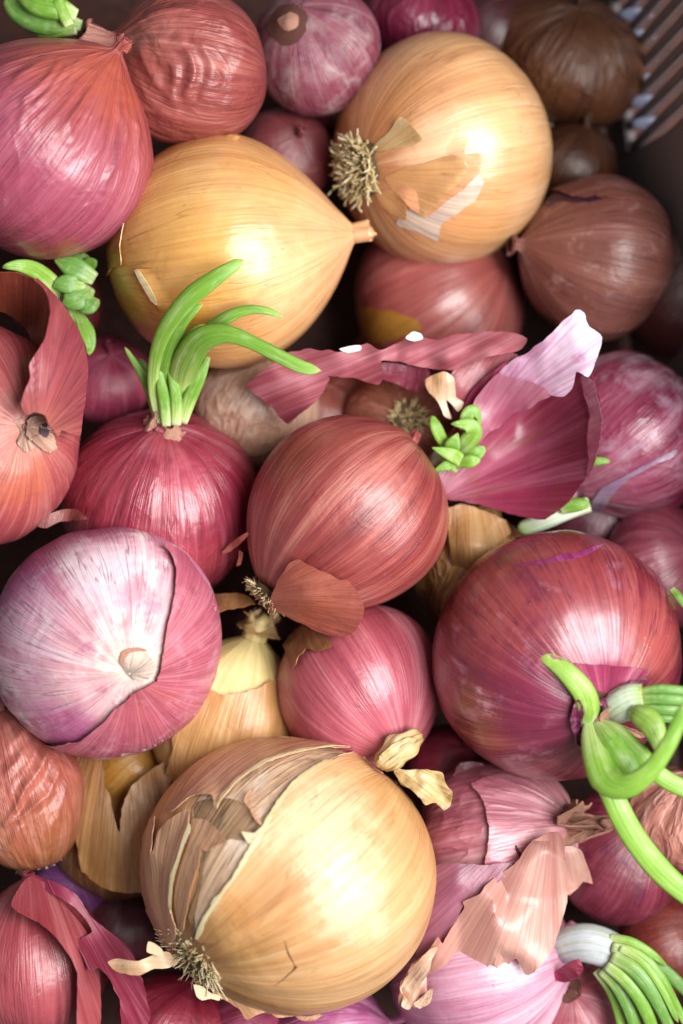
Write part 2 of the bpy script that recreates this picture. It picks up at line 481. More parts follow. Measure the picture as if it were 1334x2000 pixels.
def crumpled(P, sp, seed):
    """heights of crumpled paper: flat facets between random points"""
    r = np.random.RandomState(seed); lo, hi = P.min(0) - sp * 2, P.max(0) + sp * 2
    gx, gy = np.meshgrid(np.arange(lo[0], hi[0], sp), np.arange(lo[1], hi[1], sp))
    Q = np.c_[gx.ravel(), gy.ravel()] + r.uniform(-.45, .45, (gx.size, 2)) * sp
    v, e, f, *_ = delaunay_2d_cdt([Vector(q) for q in Q], [], [list(range(0, 0))][:0], 0, 1e-5)
    V = np.array([(q.x, q.y) for q in v]); Z = r.uniform(-1, 1, len(V)); out = np.zeros(len(P))
    for a, b, c in f:
        A, B, C = V[a], V[b], V[c]; den = (B[1] - C[1]) * (A[0] - C[0]) + (C[0] - B[0]) * (A[1] - C[1])
        if abs(den) < 1e-9: continue
        u = ((B[1] - C[1]) * (P[:, 0] - C[0]) + (C[0] - B[0]) * (P[:, 1] - C[1])) / den
        w = ((C[1] - A[1]) * (P[:, 0] - C[0]) + (A[0] - C[0]) * (P[:, 1] - C[1])) / den
        m = (u >= -1e-6) & (w >= -1e-6) & (u + w <= 1 + 1e-6)
        out[m] = u[m] * Z[a] + w[m] * Z[b] + (1 - u[m] - w[m]) * Z[c]
    return out
def peel(name, poly, ctrl, mat, focus=(667, -4000), scale=160.0, crump=4, cf=.035, jag=2, grid=9, step=5, seed=5, th=2.0, parent=None, label=None, cat=None, ripple=0, smooth=True, facet=0, fs=48):
    """a loose dry skin: torn outline, hung over control points (px, py, depth), crumpled"""
    P, F = tri_poly(poly, grid, step, jag, seed, smooth)
    z = idw(ctrl, P)
    P3 = np.c_[P, np.zeros(len(P))]
    z = z + crump * .6 * Waves(seed, cf)(P3) + crump * .15 * Waves(seed + 1, cf * 3)(P3)
    if facet: z = z + facet * crumpled(P, fs, seed)
    dv = P - np.array(focus); rad = np.linalg.norm(dv, axis=1); ang = np.arctan2(dv[:, 0], dv[:, 1]); ang = ang - ang.mean()
    mr = rad.mean()
    uv = np.c_[ang * mr / scale, (rad - rad.min()) / max(1, rad.max() - rad.min())]
    if ripple:
        z = z + ripple * Waves(seed + 2, 5.0)(np.c_[uv[:, 0] * 1.2, uv[:, 1] * .25, uv[:, 0] * 0])
    V = [pt(x, y, q) for (x, y), q in zip(P, z)]
    if parent is not None: V = [parent.Mi @ v for v in V]
    o = mesh_obj(name, V, F, mat, parent.root if parent else None, uv)
    solidify(o, th / parent.R if parent else th * K)
    if cat: tag(o, label, cat)
    elif label: o['label'] = label
    return o
def leaf(name, pts, mat, O=None, flat=.55, ns=12, n=26, tip=True, parent=None, twist=0.0, groove=.18, wr=0.0, tl=.07):
    """a green blade: flattened tube along points (px, py, depth, half width)"""
    A = catmull(pts, n); A[:, 3] = np.maximum(A[:, 3], .5)
    C = np.array([pt(*a[:3]) for a in A]); w = A[:, 3] * K
    if tip:
        e = np.linspace(0, 1, n); w = w * np.clip((1 - e) / tl, 0, 1) ** .5
        w[-1] = .00002
    V, U = [], []
    T = np.gradient(C, axis=0); T /= np.linalg.norm(T, axis=1)[:, None]
    for i in range(n):
        t = Vector(T[i]); side = t.cross(Vector((0, 0, 1)))
        if side.length < .05: side = t.cross(Vector((0, 1, 0)))
        side.normalize()
        side = Matrix.Rotation(twist * i / n, 3, t) @ side
        up = side.cross(t).normalized()
        for k in range(ns):
            a = 2 * math.pi * k / ns
            f = flat * (1 - groove * max(0, math.sin(a)) ** 3 * 1.4)
            wk = 1.0 + wr * (math.sin(3 * a + 5.0 * i / n) * .5 + math.sin(7 * a - 8.0 * i / n) * .5 + .6 * math.sin(17.0 * i / n + a)) if wr else 1.0
            q = Vector(C[i]) + side * (math.cos(a) * w[i] * wk) + up * (math.sin(a) * (abs(math.sin(a)) ** .7 if flat < .65 else 1) * w[i] * f * wk)
            V.append(q); U.append((k / ns, i / (n - 1)))
    F = [(i * ns + k, i * ns + (k + 1) % ns, (i + 1) * ns + (k + 1) % ns, (i + 1) * ns + k) for i in range(n - 1) for k in range(ns)]
    F.append(tuple(range(ns))[::-1]); F.append(tuple((n - 1) * ns + k for k in range(ns)))
    if O is not None: V = [O.Mi @ v for v in V]
    o = mesh_obj(name, V, F, mat, parent or (O.root if O else None), U)
    return o
def sprout(O, name='sprout', base=None):
    """the tuft of blades of one onion: an Empty part whose blades are its children"""
    e = link(bpy.data.objects.new(name, None)); e.empty_display_size = .1; e.parent = O.root
    return e
def tube(bv, bf, P, r0, r1, ns=5):
    P = np.asarray(P); n = len(P); T = np.gradient(P, axis=0); b0 = len(bv)
    for i in range(n):
        t = Vector(T[i]).normalized(); s = t.orthogonal().normalized(); u = t.cross(s)
        r = r0 + (r1 - r0) * i / (n - 1)
        for k in range(ns):
            a = 6.283 * k / ns
            bv.append(Vector(P[i]) + s * (math.cos(a) * r) + u * (math.sin(a) * r))
    for i in range(n - 1):
        for k in range(ns):
            bf.append((b0 + i * ns + k, b0 + i * ns + (k + 1) % ns, b0 + (i + 1) * ns + (k + 1) % ns, b0 + (i + 1) * ns + k))
    bf.append(tuple(b0 + (n - 1) * ns + k for k in range(ns)))
def roots(O, n=140, rad=.17, ln=.12, seed=1, mat=None, thick=.008, spread=1.0, curl=.35, plate=True):
    r = random.Random(seed); z0 = -O.p['hb'] + O.p['dimple'] * .6
    if plate:
        V, F = [], []
        rr = np.random.RandomState(seed); nu = 26
        for i, (q, h) in enumerate(((1.15, .05), (1.0, -.02), (.75, -.045), (.45, -.03), (.15, -.02))):
            for k in range(nu):
                a = 6.283 * k / nu; s = q * rad * (1 + .10 * rr.normal())
                V.append((s * math.cos(a), s * math.sin(a), z0 + h + .012 * rr.normal()))
        for i in range(4):
            for k in range(nu): F.append((i * nu + k, (i + 1) * nu + k, (i + 1) * nu + (k + 1) % nu, i * nu + (k + 1) % nu))
        F.append(tuple(4 * nu + k for k in range(nu)))
        mesh_obj('root_plate', V, F, ROOTDARK, O.root)
    bv, bf = [], []
    for _ in range(n):
        a = r.uniform(0, 6.283); q = rad * math.sqrt(r.uniform(.02, 1.15))
        p = Vector((q * math.cos(a), q * math.sin(a), z0 - .01))
        out = Vector((math.cos(a) * q / rad * spread + r.gauss(0, .3), math.sin(a) * q / rad * spread + r.gauss(0, .3), -.8)).normalized()
        l = ln * r.uniform(.35, 1.25); P = [p - out * .03]; d = out
        for i in range(6):
            d = (d + Vector((r.gauss(0, 1), r.gauss(0, 1), r.gauss(0, .6))) * curl * .5).normalized()
            P.append(P[-1] + d * l / 6)
        tube(bv, bf, P, thick * r.uniform(.7, 1.4), thick * .5)
    o = mesh_obj('root_tuft', bv, bf, mat or ROOT, O.root)
    o['kind'] = 'stuff'
    return o
def neck(O, r=.12, l=.2, z0=None, mat=None, seed=1, lean=(0, 0), flare=1.0, n=40, m=14, name='neck', layers=2):
    """dried, pleated neck collar with ragged rim"""
    z0 = O.p['ht'] * .93 if z0 is None else z0
    V, F = [], []
    th = np.linspace(0, 2 * math.pi, n, endpoint=False)
    for L in range(layers):
        s = 1 - .3 * L; wv = Waves(seed + L * 7, 5); wv2 = Waves(seed + 3 + L, 9)
        C = np.c_[np.cos(th), np.sin(th), th * 0]
        hgt = l * (1 + .35 * wv(C) + .25 * wv2(C)) * (1 if L == 0 else .8)
        b0 = len(V)
        for i in range(m):
            f = i / (m - 1)
            rr = r * s * (1.5 - .9 * f ** .6 + (flare - .6) * f ** 2) * (1 + .22 * wv(C + f * .4) * (.3 + f) + .10 * wv2(C * 1.6 + f))
            for k in range(n):
                V.append((rr[k] * math.cos(th[k]) + lean[0] * f * f, rr[k] * math.sin(th[k]) + lean[1] * f * f, z0 - .05 + (hgt[k] + .05) * f))
        for i in range(m - 1):
            for k in range(n):
                F.append((b0 + i * n + k, b0 + i * n + (k + 1) % n, b0 + (i + 1) * n + (k + 1) % n, b0 + (i + 1) * n + k))
    o = mesh_obj(name, V, F, mat or DRY, O.root)
    solidify(o, .018)
    return o


# ------------------------------------------------------------------ the crate
crate = link(bpy.data.objects.new('crate', None))
tag(crate, 'dark grey plastic crate with slotted side wall holding all the onions', 'crate')
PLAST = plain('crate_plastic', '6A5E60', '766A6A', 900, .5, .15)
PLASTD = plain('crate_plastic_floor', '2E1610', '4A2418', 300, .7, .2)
DAYLIGHT_BEAD = skin('slot_daylight_bead', [(0, 'DCE6FA'), (1, 'E8F0FF')], rough=.4, bump=0, coat=.1, trans=.8, tint='F4F8FF', soil=0)  # pale translucent stand-in for daylight showing through the slot ends
def slab(name, quad, thick, mat, parent, nrm=None):
    q = [Vector(v) for v in quad]
    n = (q[1] - q[0]).cross(q[3] - q[0]).normalized() * thick
    bm = bmesh.new()
    a = [bm.verts.new(v) for v in q]; b = [bm.verts.new(v + n) for v in q]
    bm.faces.new(a[::-1]); bm.faces.new(b)
    for i in range(4): bm.faces.new((a[i], a[(i + 1) % 4], b[(i + 1) % 4], b[i]))
    bmesh.ops.recalc_face_normals(bm, faces=bm.faces)
    bmesh.ops.bevel(bm, geom=list(bm.edges), offset=min(abs(thick) * .3, .0006), segments=2, affect='EDGES')
    me = bpy.data.meshes.new(name); bm.to_mesh(me); bm.free(); me.materials.append(mat)
    o = link(bpy.data.objects.new(name, me)); o.parent = parent
    return o
# the right-hand wall leans outwards: s runs down the picture, h from the floor up
WB0, WB1 = Vector((1162, -220, -560)), Vector((1420, 2350, -560))
def wall(s, h):
    p = WB0.lerp(WB1, s); h0 = (h + 560) / 900
    x = p.x + h0 * 150; y = p.y
    f = DP / (DP + 560)
    X = (x - 667) * K / f * 1.0; Y = (1000 - y) * K
    return Vector((X, Y, h * K))
def wq(s0, s1, h0, h1): return [wall(s0, h0), wall(s1, h0), wall(s1, h1), wall(s0, h1)]
slab('wall_panel', wq(.17, 1, -560, 380), .003, PLAST, crate)
slab('bottom_rail', wq(-.1, .17, -560, -430), .003, PLAST, crate)
slab('top_rail', wq(-.1, .17, 130, 380), .003, PLAST, crate)
ns_ = 15
ds = .27 / ns_
for i in range(ns_):
    s = -.1 + ds * i
    sk = .028
    q = [wall(s + sk, -430), wall(s + sk + ds * .5, -430), wall(s + ds * .5, 130), wall(s, 130)]
    slab('slat', q, .0026, PLAST, crate)
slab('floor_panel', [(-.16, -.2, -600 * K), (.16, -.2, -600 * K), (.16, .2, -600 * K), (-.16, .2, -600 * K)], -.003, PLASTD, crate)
slab('far_wall', [(-.16, .185, -600 * K), (.13, .185, -600 * K), (.13, .205, 190 * K), (-.16, .205, 190 * K)], -.003, PLAST, crate)
slab('left_wall', [(-.135, -.2, -600 * K), (-.135, .19, -600 * K), (-.15, .19, 100 * K), (-.15, -.2, 100 * K)], -.003, PLAST, crate)
slab('near_wall', [(-.14, -.19, -600 * K), (.14, -.19, -600 * K), (.14, -.2, 100 * K), (-.14, -.2, 100 * K)], .003, PLAST, crate)
def daylight_bead(s, h):  # added bead in place of a bright slot hole, not a crate part
    bm = bmesh.new(); bmesh.ops.create_uvsphere(bm, u_segments=14, v_segments=8, radius=1)
    me = bpy.data.meshes.new('daylight_bead'); bm.to_mesh(me); bm.free()
    me.polygons.foreach_set('use_smooth', [True] * len(me.polygons)); me.materials.append(DAYLIGHT_BEAD)
    o = link(bpy.data.objects.new('daylight_bead', me)); o.parent = crate
    o.location = wall(s, h) + Vector((-.0008, 0, .0004)); o.scale = (.0052, .0019, .0022)
for i in range(4, 13):
    s = -.1 + ds * i + ds * .75
    daylight_bead(s + .024, -330); daylight_bead(s, 60)

# ------------------------------------------------------------------ big torn yellow onion at the bottom
BB = onion('yellow_onion', 'largest yellow onion, its papery skin torn open at the upper left above a root tuft', (570, 1696), 60, 276, (.67, .52, -.50),
           dict(hb=.99, ht=.98, b=.55, bb=.52, nl=.05, nr=.08), wscale=(1.06, .955), lump=.012, seed=11, res=(170, 100))
sp = [(loc_of(BB, 640, 1600), .1, .55, 'E0D2AC', .6), (loc_of(BB, 470, 1790), .03, .22, 'C98A50', .6), (loc_of(BB, 690, 1770), .1, .4, 'E8D2B4', .5),
      (loc_of(BB, 440, 1840), .02, .25, 'D8A868', .5), (loc_of(BB, 388, 1840), .12, .34, '7E5630', .7)]
mBB = skin('skin_bottom_yellow', [(0, '7A5830'), (.05, 'A87C48'), (.12, 'CC9C68'), (.45, 'D2A878'), (.75, 'CC9A62'), (1, 'BE8654')], dark=('B47A44', .55), light=('E2C498', .45),
           vein=('9A6436', .28, 7, .02), rough=.42, coat=.2, bump=.35, spots=sp, seed=3.1, size=.04)
setmat(BB, mBB)
mIN = skin('skin_inner_papery', [(0, 'B89470'), (.4, 'CCAA8A'), (1, 'D2B094')], dark=('8A6648', .4), light=('E0CCB8', .5), vein=('5A3A22', .6, 10, .04), rough=.5, bump=.6, seed=8.2, size=.05,
           patches=[('DCCAB8', .52, .66, 3.2, .7, False), ('6E5440', .55, .7, 4.1, .6, False)])
mOUT = skin('skin_outer_tan', [(0, 'C89A78'), (.3, 'D8AA86'), (.6, 'D8A27A'), (1, 'D49C70')], dark=('9A6440', .5), light=('E0B48C', .4), vein=('84502E', .4, 12, .03), rough=.42, bump=.5, seed=5.5, size=.04, trans=.12, tint='FFD9A0')
mEDGE = skin('skin_cut_edge', [(0, 'DCCC98'), (1, 'E6D6A6')], dark=('C8B478', .4), light=('F2ECCB', .5), rough=.5, bump=.4, seed=1.5, trans=.1)
mBROWN = skin('skin_deep_brown', [(0, '9A7854'), (1, 'A88A6E')], dark=('5E4430', .6), light=('B89C80', .5), vein=('38240F', .6, 9, .05), rough=.55, bump=.6, seed=4.4, size=.05)
flake(BB, 'inner_skin', [(385, 1832), (398, 1760), (440, 1670), (385, 1640), (378, 1575), (430, 1520), (520, 1475), (600, 1455), (700, 1470), (640, 1500), (560, 1565), (505, 1645), (440, 1760)], mIN, h=.6, w=9, base=.6, jag=.5, seed=31)
flake(BB, 'inner_skin', [(380, 1572), (425, 1560), (470, 1565), (500, 1600), (512, 1625), (480, 1645), (440, 1640), (385, 1615)], mBROWN, h=1.2, w=9, base=1.2, jag=2, seed=32)
flake(BB, 'inner_skin', [(378, 1822), (372, 1790), (392, 1705), (388, 1672), (400, 1655), (412, 1668), (402, 1720), (386, 1790), (384, 1822)], mBROWN, h=1.4, w=9, base=1.4, jag=1.5, seed=33)
e1 = [(388, 1832), (402, 1790), (430, 1745), (468, 1695), (500, 1640), (530, 1590), (570, 1535), (620, 1500), (700, 1474)]
flake(BB, 'torn_skin', e1 + [(760, 1500), (700, 1530), (640, 1580), (590, 1650), (540, 1720), (480, 1790), (420, 1840)], mBB, h=9, w=55, free=e1, jag=1.6, seed=34, grid=9)
flake(BB, 'skin_edge', [(390, 1828), (402, 1788), (430, 1743), (468, 1693), (500, 1638), (530, 1588), (570, 1533), (620, 1497), (690, 1475), (630, 1498), (576, 1536), (537, 1591), (508, 1641), (477, 1697), (440, 1750), (410, 1796), (395, 1830)], mEDGE, h=9.5, w=40, base=6.5, free=e1, jag=1.8, seed=35, grid=5, th=.9)
f1 = [(700, 1474), (640, 1472), (580, 1482), (520, 1501), (470, 1534), (440, 1569), (428, 1585), (423, 1562), (400, 1558), (378, 1566), (345, 1590)]
flake(BB, 'torn_skin', f1 + [(330, 1585), (355, 1555), (420, 1490), (480, 1450), (560, 1425), (650, 1418), (740, 1440), (770, 1478)], mOUT, h=15, w=45, free=f1, base=1.0, jag=1.3, seed=36)
flake(BB, 'skin_edge', [(700, 1474), (640, 1472), (580, 1482), (520, 1501), (470, 1534), (440, 1569), (430, 1586), (436, 1562), (467, 1530), (518, 1496), (579, 1478), (640, 1469)], mEDGE, h=16.4, w=20, base=13, free=f1, jag=1.0, seed=37, grid=6, th=.8)
f2 = [(313, 1600), (309, 1640), (306, 1668), (318, 1632), (345, 1600), (374, 1587), (377, 1612), (362, 1655), (345, 1708), (340, 1758), (352, 1816)]
flake(BB, 'torn_skin', f2 + [(335, 1845), (305, 1840), (280, 1780), (262, 1715), (275, 1650), (300, 1603)], mOUT, h=13, w=40, free=f2, base=1.5, jag=1.2, seed=38)
flake(BB, 'skin_edge', [(377, 1612), (362, 1655), (345, 1708), (340, 1758), (343, 1780), (345, 1758), (351, 1708), (368, 1658), (379, 1628)], mEDGE, h=14, w=20, base=12, free=f2, jag=.8, seed=39, grid=5, th=.8)
f3 = [(380, 1604), (408, 1604), (430, 1624), (448, 1645), (428, 1652), (408, 1664), (396, 1660), (392, 1690), (376, 1745), (364, 1812)]
flake(BB, 'torn_skin', f3 + [(352, 1816), (343, 1760), (350, 1706), (366, 1655)], mOUT, h=8, w=30, free=f3, base=3, jag=1.2, seed=40)
f4 = [(404, 1668), (430, 1650), (452, 1640), (478, 1645), (490, 1648)]
flake(BB, 'torn_skin', f4 + [(472, 1690), (436, 1740), (400, 1792), (384, 1825), (382, 1790), (396, 1720)], mIN, h=4, w=30, free=f4, base=2, jag=1.2, seed=41)
flake(BB, 'skin_flake', [(476, 1628), (498, 1630), (512, 1620), (505, 1640), (488, 1650), (482, 1640)], ROOTPALE, h=12, w=20, base=8, jag=1.2, seed=42, grid=5)
flake(BB, 'skin_flake', [(485, 1553), (498, 1550), (490, 1562), (496, 1580), (512, 1615), (505, 1612), (490, 1585), (478, 1570)], mOUT, h=10, w=20, base=6, jag=1.2, seed=43, grid=5)
roots(BB, 520, .19, .085, 3, ROOT, .009, .9, .5)
roots(BB, 260, .23, .14, 9, ROOTPALE, .006, 2.4, .2, plate=False)
roots(BB, 160, .16, .06, 19, ROOTDARK, .008, .8, .6, plate=False)
peel('skin_strip', [(212, 1878), (230, 1872), (270, 1878), (310, 1862), (330, 1860), (345, 1880), (330, 1890), (300, 1892), (270, 1905), (240, 1902), (222, 1892)], [(212, 1880, 190), (270, 1890, 205), (330, 1870, 178)], mOUT_uv if False else skin('skin_strip_tan', [(0, 'C89A70'), (1, 'E6C49C')], dark=('A8744C', .5), light=('F3DEC2', .5), uv=True, rough=.5, bump=.5, trans=.2), focus=(-600, 1880), crump=3, parent=BB, seed=44, jag=1.2)
peel('skin_flake', [(290, 1838), (305, 1845), (318, 1855), (322, 1868), (300, 1866), (288, 1860)], [(305, 1852, 200)], ROOTPALE, crump=3, parent=BB, seed=45, jag=1.5, grid=6)
pb = skin('skin_tail_tan', [(0, 'C08E66'), (.5, 'D2A278'), (1, 'C48E5C')], dark=('A06C48', .5), light=('EBCBA6', .5), uv=True, rough=.5, bump=.6, trans=.2, vein=('90603A', .4, 9, .04))
peel('skin_tail', [(400, 1905), (450, 1898), (500, 1910), (545, 1930), (572, 1960), (575, 1985), (540, 1988), (520, 1976), (482, 1990), (470, 1975), (440, 1950), (420, 1940)], [(410, 1905, 175), (480, 1930, 180), (560, 1970, 120), (480, 1985, 150)], pb, focus=(380, 1850), crump=4, parent=BB, seed=46, jag=2)
peel('skin_flake', [(575, 1980), (600, 1984), (632, 1980), (615, 1992), (590, 1993)], [(600, 1985, 60)], pb, crump=2, parent=BB, seed=47, jag=1, grid=6)
peel('skin_flake', [(378, 1925), (395, 1928), (412, 1940), (430, 1945), (428, 1955), (412, 1950), (395, 1952), (385, 1945)], [(400, 1940, 185)], ROOTPALE, crump=3, parent=BB, seed=48, jag=1.5, grid=6)
mCRK = plain('dark_crack', '4A2C16', '6A4424', 300, .8, .2)
flake(BB, 'crack', [(556, 1836), (564, 1860), (577, 1886), (582, 1888), (566, 1903), (535, 1927), (562, 1903), (576, 1887), (562, 1862)], mCRK, h=.5, w=9, base=.5, jag=.5, grid=5, seed=49, th=.6)
# its dried neck lies against the pink onion behind
mND = skin('skin_neck_straw', [(0, 'B08A50'), (.5, 'D8BC82'), (1, 'C8A468')], dark=('7A5830', .7), light=('F0DEB4', .6), uv=True, rough=.6, bump=.8, vein=('5A3A1A', .6, 7, .06), trans=.1)
peel('neck', [(770, 1500), (795, 1503), (830, 1505), (862, 1510), (868, 1530), (884, 1545), (882, 1568), (868, 1582), (850, 1568), (832, 1576), (822, 1560), (800, 1540), (780, 1525)], [(775, 1510, 90), (830, 1535, 110), (870, 1560, 80), (850, 1520, 70)], mND, focus=(700, 1450), crump=14, cf=.07, parent=BB, seed=50, jag=2.5, grid=6)

# ------------------------------------------------------------------ old purple and white onion at the left
Y = onion('old_onion', 'pale lilac weathered onion with a round neck scar and pink outer skin peeling away', (201, 1241), 40, 222, (.33, -.27, .90),
          dict(hb=.9, ht=.93, b=.50, nl=.0, nr=.03, dimple=.05), lump=.018, rib=.004, seed=22, res=(170, 100))
sp = [(loc_of(Y, 40, 1120), .1, .75, '8E4A78', .8), (loc_of(Y, 150, 1040), .1, .6, '8A4468', .8), (loc_of(Y, 130, 1430), .1, .5, 'B24A86', .8), (loc_of(Y, 220, 1110), .1, .55, 'E6D8E0', .75),
      (loc_of(Y, 60, 1220), .1, .45, 'D0A8BC', .6), (loc_of(Y, 260, 1150), .03, .2, 'C87088', .6), (loc_of(Y, 40, 1320), .1, .5, 'C09AAC', .5), (loc_of(Y, 270, 1292), .05, .42, 'EFDCC8', .85), (loc_of(Y, 270, 1292), .0, .11, 'A87A60', .7)]
mY = skin('skin_weathered', [(0, '8E4468'), (.4, 'B86A8C'), (.65, 'D494A6'), (1, 'E2BCB4')], dark=('B0607E', .5), light=('F0DCDE', .6), vein=('7A5868', .6, 13, .03), rough=.48, coat=.1, bump=.45, spots=sp, seed=6.3,
          patches=[('EAE2DC', .5, .66, 3.1, .75, False), ('B65A82', .54, .68, 4.5, .6, False), ('8A6A88', .58, .7, 7.0, .5, False)], freq=1.3, size=.035)
setmat(Y, mY)
mYP = skin('skin_pink_outer', [(0, 'A85070'), (.5, 'C06880'), (.8, 'C87080'), (1, 'B8584E')], dark=('A04868', .55), light=('E8A8B0', .6), vein=('8A3E50', .5, 12, .035), rough=.42, coat=.12, bump=.45, seed=2.8, size=.035, trans=.06,
           patches=[('DFA6B4', .52, .68, 3.0, .6, False)])
fe = [(316, 1072), (334, 1100), (336, 1140), (330, 1185), (321, 1225), (316, 1262), (309, 1300), (302, 1322), (300, 1330), (270, 1344), (228, 1374), (202, 1403), (160, 1436), (108, 1447)]
flake(Y, 'peeling_skin', fe + [(85, 1452), (110, 1490), (200, 1510), (300, 1490), (370, 1430), (420, 1350), (445, 1260), (415, 1160), (360, 1085)], mYP, h=13, w=70, free=fe, base=.8, jag=1.2, seed=51, grid=9)
flake(Y, 'neck_scar', [(236, 1292), (242, 1274), (262, 1266), (288, 1272), (300, 1292), (296, 1318), (276, 1330), (252, 1322), (240, 1308)], skin('scar', [(0, 'E2C8B4'), (.8, 'E0CCBC'), (1, 'DAC4B4')], dark=('B08C7C', .6), vein=('7A4A3A', .6, 13, .04), rough=.6, bump=.9, seed=9, size=.03), h=-1.0, w=30, base=5, jag=2.4, seed=52, grid=5, crump=.8)
flake(Y, 'scar_rim', [(232, 1294), (238, 1276), (252, 1266), (272, 1264), (286, 1268), (270, 1270), (254, 1274), (244, 1286), (242, 1304)], DRYRED, h=2.5, w=8, base=3, jag=1.5, seed=57, grid=5)
flake(Y, 'scar_hole', [(264, 1290), (270, 1285), (277, 1291), (272, 1299), (265, 1297)], DRYDARK, h=4.2, w=10, base=4.6, jag=1.4, seed=53, grid=4)
peel('skin_flake', [(75, 1030), (95, 1008), (125, 996), (150, 995), (172, 1010), (160, 1016), (120, 1020), (95, 1032)], [(80, 1028, 40), (130, 1005, 30), (170, 1012, 60)], skin('flake_brown_red', [(0, '8A4648'), (1, '9A5448')], dark=('5A2A2C', .5), light=('B87868', .4), uv=True, rough=.5, trans=.15), focus=(0, 1400), crump=3, parent=Y, seed=54)

# ------------------------------------------------------------------ big purple sprouting onion at the right
WW = onion('purple_onion', 'big glossy purple onion at the right whose long green shoots curl over its dark neck', (1092, 1290), 40, 248, (.31, -.43, .84),
           dict(hb=.88, ht=.88, b=.5, nl=.0, nr=.03, dimple=.05), lump=.016, rib=.005, seed=33, res=(170, 100))
NKX, NKY = 1150, 1392
sp = [(loc_of(WW, 1150, 1200), .15, .6, 'A4504E', .55), (loc_of(WW, 960, 1190), .1, .5, 'A8524A', .6), (loc_of(WW, 1290, 1260), .1, .55, 'B05A50', .7), (loc_of(WW, 1060, 1400), .1, .55, '80284E', .6), (loc_of(WW, 1060, 1070), .1, .5, '984040', .6),
      (loc_of(WW, 1170, 1330), .05, .3, 'A63A66', .7), (loc_of(WW, 950, 1380), .0, .12, 'CDA0AC', .5), (loc_of(WW, 1160, 1250), .05, .35, 'C07C90', .45)]
mW = skin('skin_purple', [(0, '702A2E'), (.4, '863634'), (.7, '7C263E'), (.95, '6E1C3C')], dark=('661C38', .6), light=('C07470', .4), vein=('5A1A34', .6, 11, .03), rough=.3, coat=.35, bump=.36, spots=sp, seed=1.2,
          patches=[('C490A4', .56, .7, 3.4, .45, False), ('70264A', .54, .68, 2.6, .5, True)], specks=.25, size=.035, freq=1.15)
setmat(WW, mW)
flake(WW, 'crack', [(1008, 1105), (1040, 1098), (1072, 1092), (1100, 1083), (1132, 1080), (1160, 1067), (1180, 1064), (1162, 1075), (1135, 1088), (1100, 1094), (1060, 1101), (1030, 1104)], skin('crack_magenta', [(0, '8A2468'), (1, '9A3478')], dark=('5E1450', .6), light=('C890B8', .6), rough=.4, seed=3), h=.7, w=9, base=.7, jag=1.0, grid=6, seed=61, th=.7)
mLIP = skin('skin_lip', [(0, 'A03058'), (1, '9C2E5A')], dark=('6E1840', .6), light=('D890A8', .5), vein=('5A1436', .5, 12, .04), rough=.34, coat=.3, bump=.5, seed=7, size=.035)
lf = [(1078, 1278), (1110, 1292), (1150, 1297), (1205, 1300), (1262, 1308)]
flake(WW, 'skin_fold', lf + [(1240, 1330), (1205, 1340), (1185, 1352), (1170, 1368), (1140, 1376), (1118, 1350), (1095, 1312)], mLIP, h=4.5, w=34, free=lf, base=.4, jag=1.0, seed=62)
mRIM = skin('neck_rim', [(0, '6A2048'), (1, '7A2450')], dark=('3A0E24', .7), light=('B070A0', .6), rough=.4, bump=.7, seed=2.2, size=.05)
flake(WW, 'neck_hollow', [(1118, 1370), (1135, 1352), (1170, 1352), (1200, 1360), (1205, 1385), (1195, 1410), (1175, 1440), (1150, 1455), (1128, 1440), (1115, 1410)], DRYDARK, h=.5, w=9, base=.7, jag=3, seed=63)
for k, (poly, m) in enumerate((
    ([(1160, 1368), (1185, 1350), (1210, 1335), (1250, 1325), (1254, 1318), (1246, 1338), (1215, 1350), (1195, 1368), (1172, 1376)], mRIM),
    ([(1112, 1400), (1118, 1370), (1128, 1358), (1136, 1385), (1130, 1420), (1140, 1445), (1124, 1440)], mRIM),
    ([(1165, 1385), (1185, 1372), (1198, 1380), (1205, 1398), (1185, 1405), (1168, 1402)], DRYRED),
    ([(1128, 1430), (1140, 1428), (1150, 1442), (1145, 1462), (1132, 1452)], DRYRED),
    ([(1170, 1405), (1195, 1403), (1222, 1410), (1250, 1425), (1235, 1428), (1200, 1416)], DRYRED))):
    flake(WW, 'neck_scale', poly, m, h=16, w=14, base=2, jag=1.8, seed=64 + k, grid=5, crump=2)
s = sprout(WW)
def L(name, pts, mat, **kw): return leaf(name, [(a, b, z, w * .76) for a, b, z, w in pts], mat, WW, parent=s, **kw)
L('leaf', [(1148, 1420, 215, 16), (1150, 1385, 245, 27), (1140, 1352, 262, 28), (1112, 1318, 268, 25), (1085, 1296, 262, 20), (1068, 1284, 258, 17), (1060, 1274, 254, 15)], LIME, flat=.4)
L('leaf', [(1150, 1405, 215, 12), (1155, 1440, 250, 25), (1165, 1480, 285, 33), (1185, 1522, 312, 38), (1225, 1535, 335, 30), (1270, 1505, 352, 23), (1305, 1455, 366, 20), (1328, 1405, 378, 17), (1342, 1370, 384, 13)], GREEN2, flat=.5)
L('leaf', [(1152, 1425, 215, 12), (1172, 1490, 240, 26), (1200, 1562, 248, 29), (1235, 1630, 240, 30), (1285, 1695, 226, 30), (1340, 1745, 212, 27), (1400, 1785, 200, 22)], GREEN2, flat=.4)
L('leaf', [(1162, 1408, 225, 9), (1185, 1440, 262, 25), (1212, 1478, 282, 32), (1232, 1512, 285, 26), (1240, 1535, 280, 14)], GREEN, flat=.5)
L('leaf', [(1168, 1408, 228, 8), (1205, 1430, 258, 20), (1245, 1470, 272, 24), (1290, 1515, 272, 22), (1350, 1545, 262, 22), (1420, 1560, 250, 18)], GREEN2, flat=.45)
L('sheath', [(1182, 1400, 190, 30), (1205, 1382, 222, 42), (1232, 1370, 238, 44), (1258, 1366, 246, 38)], STEM, flat=.85, tip=False)
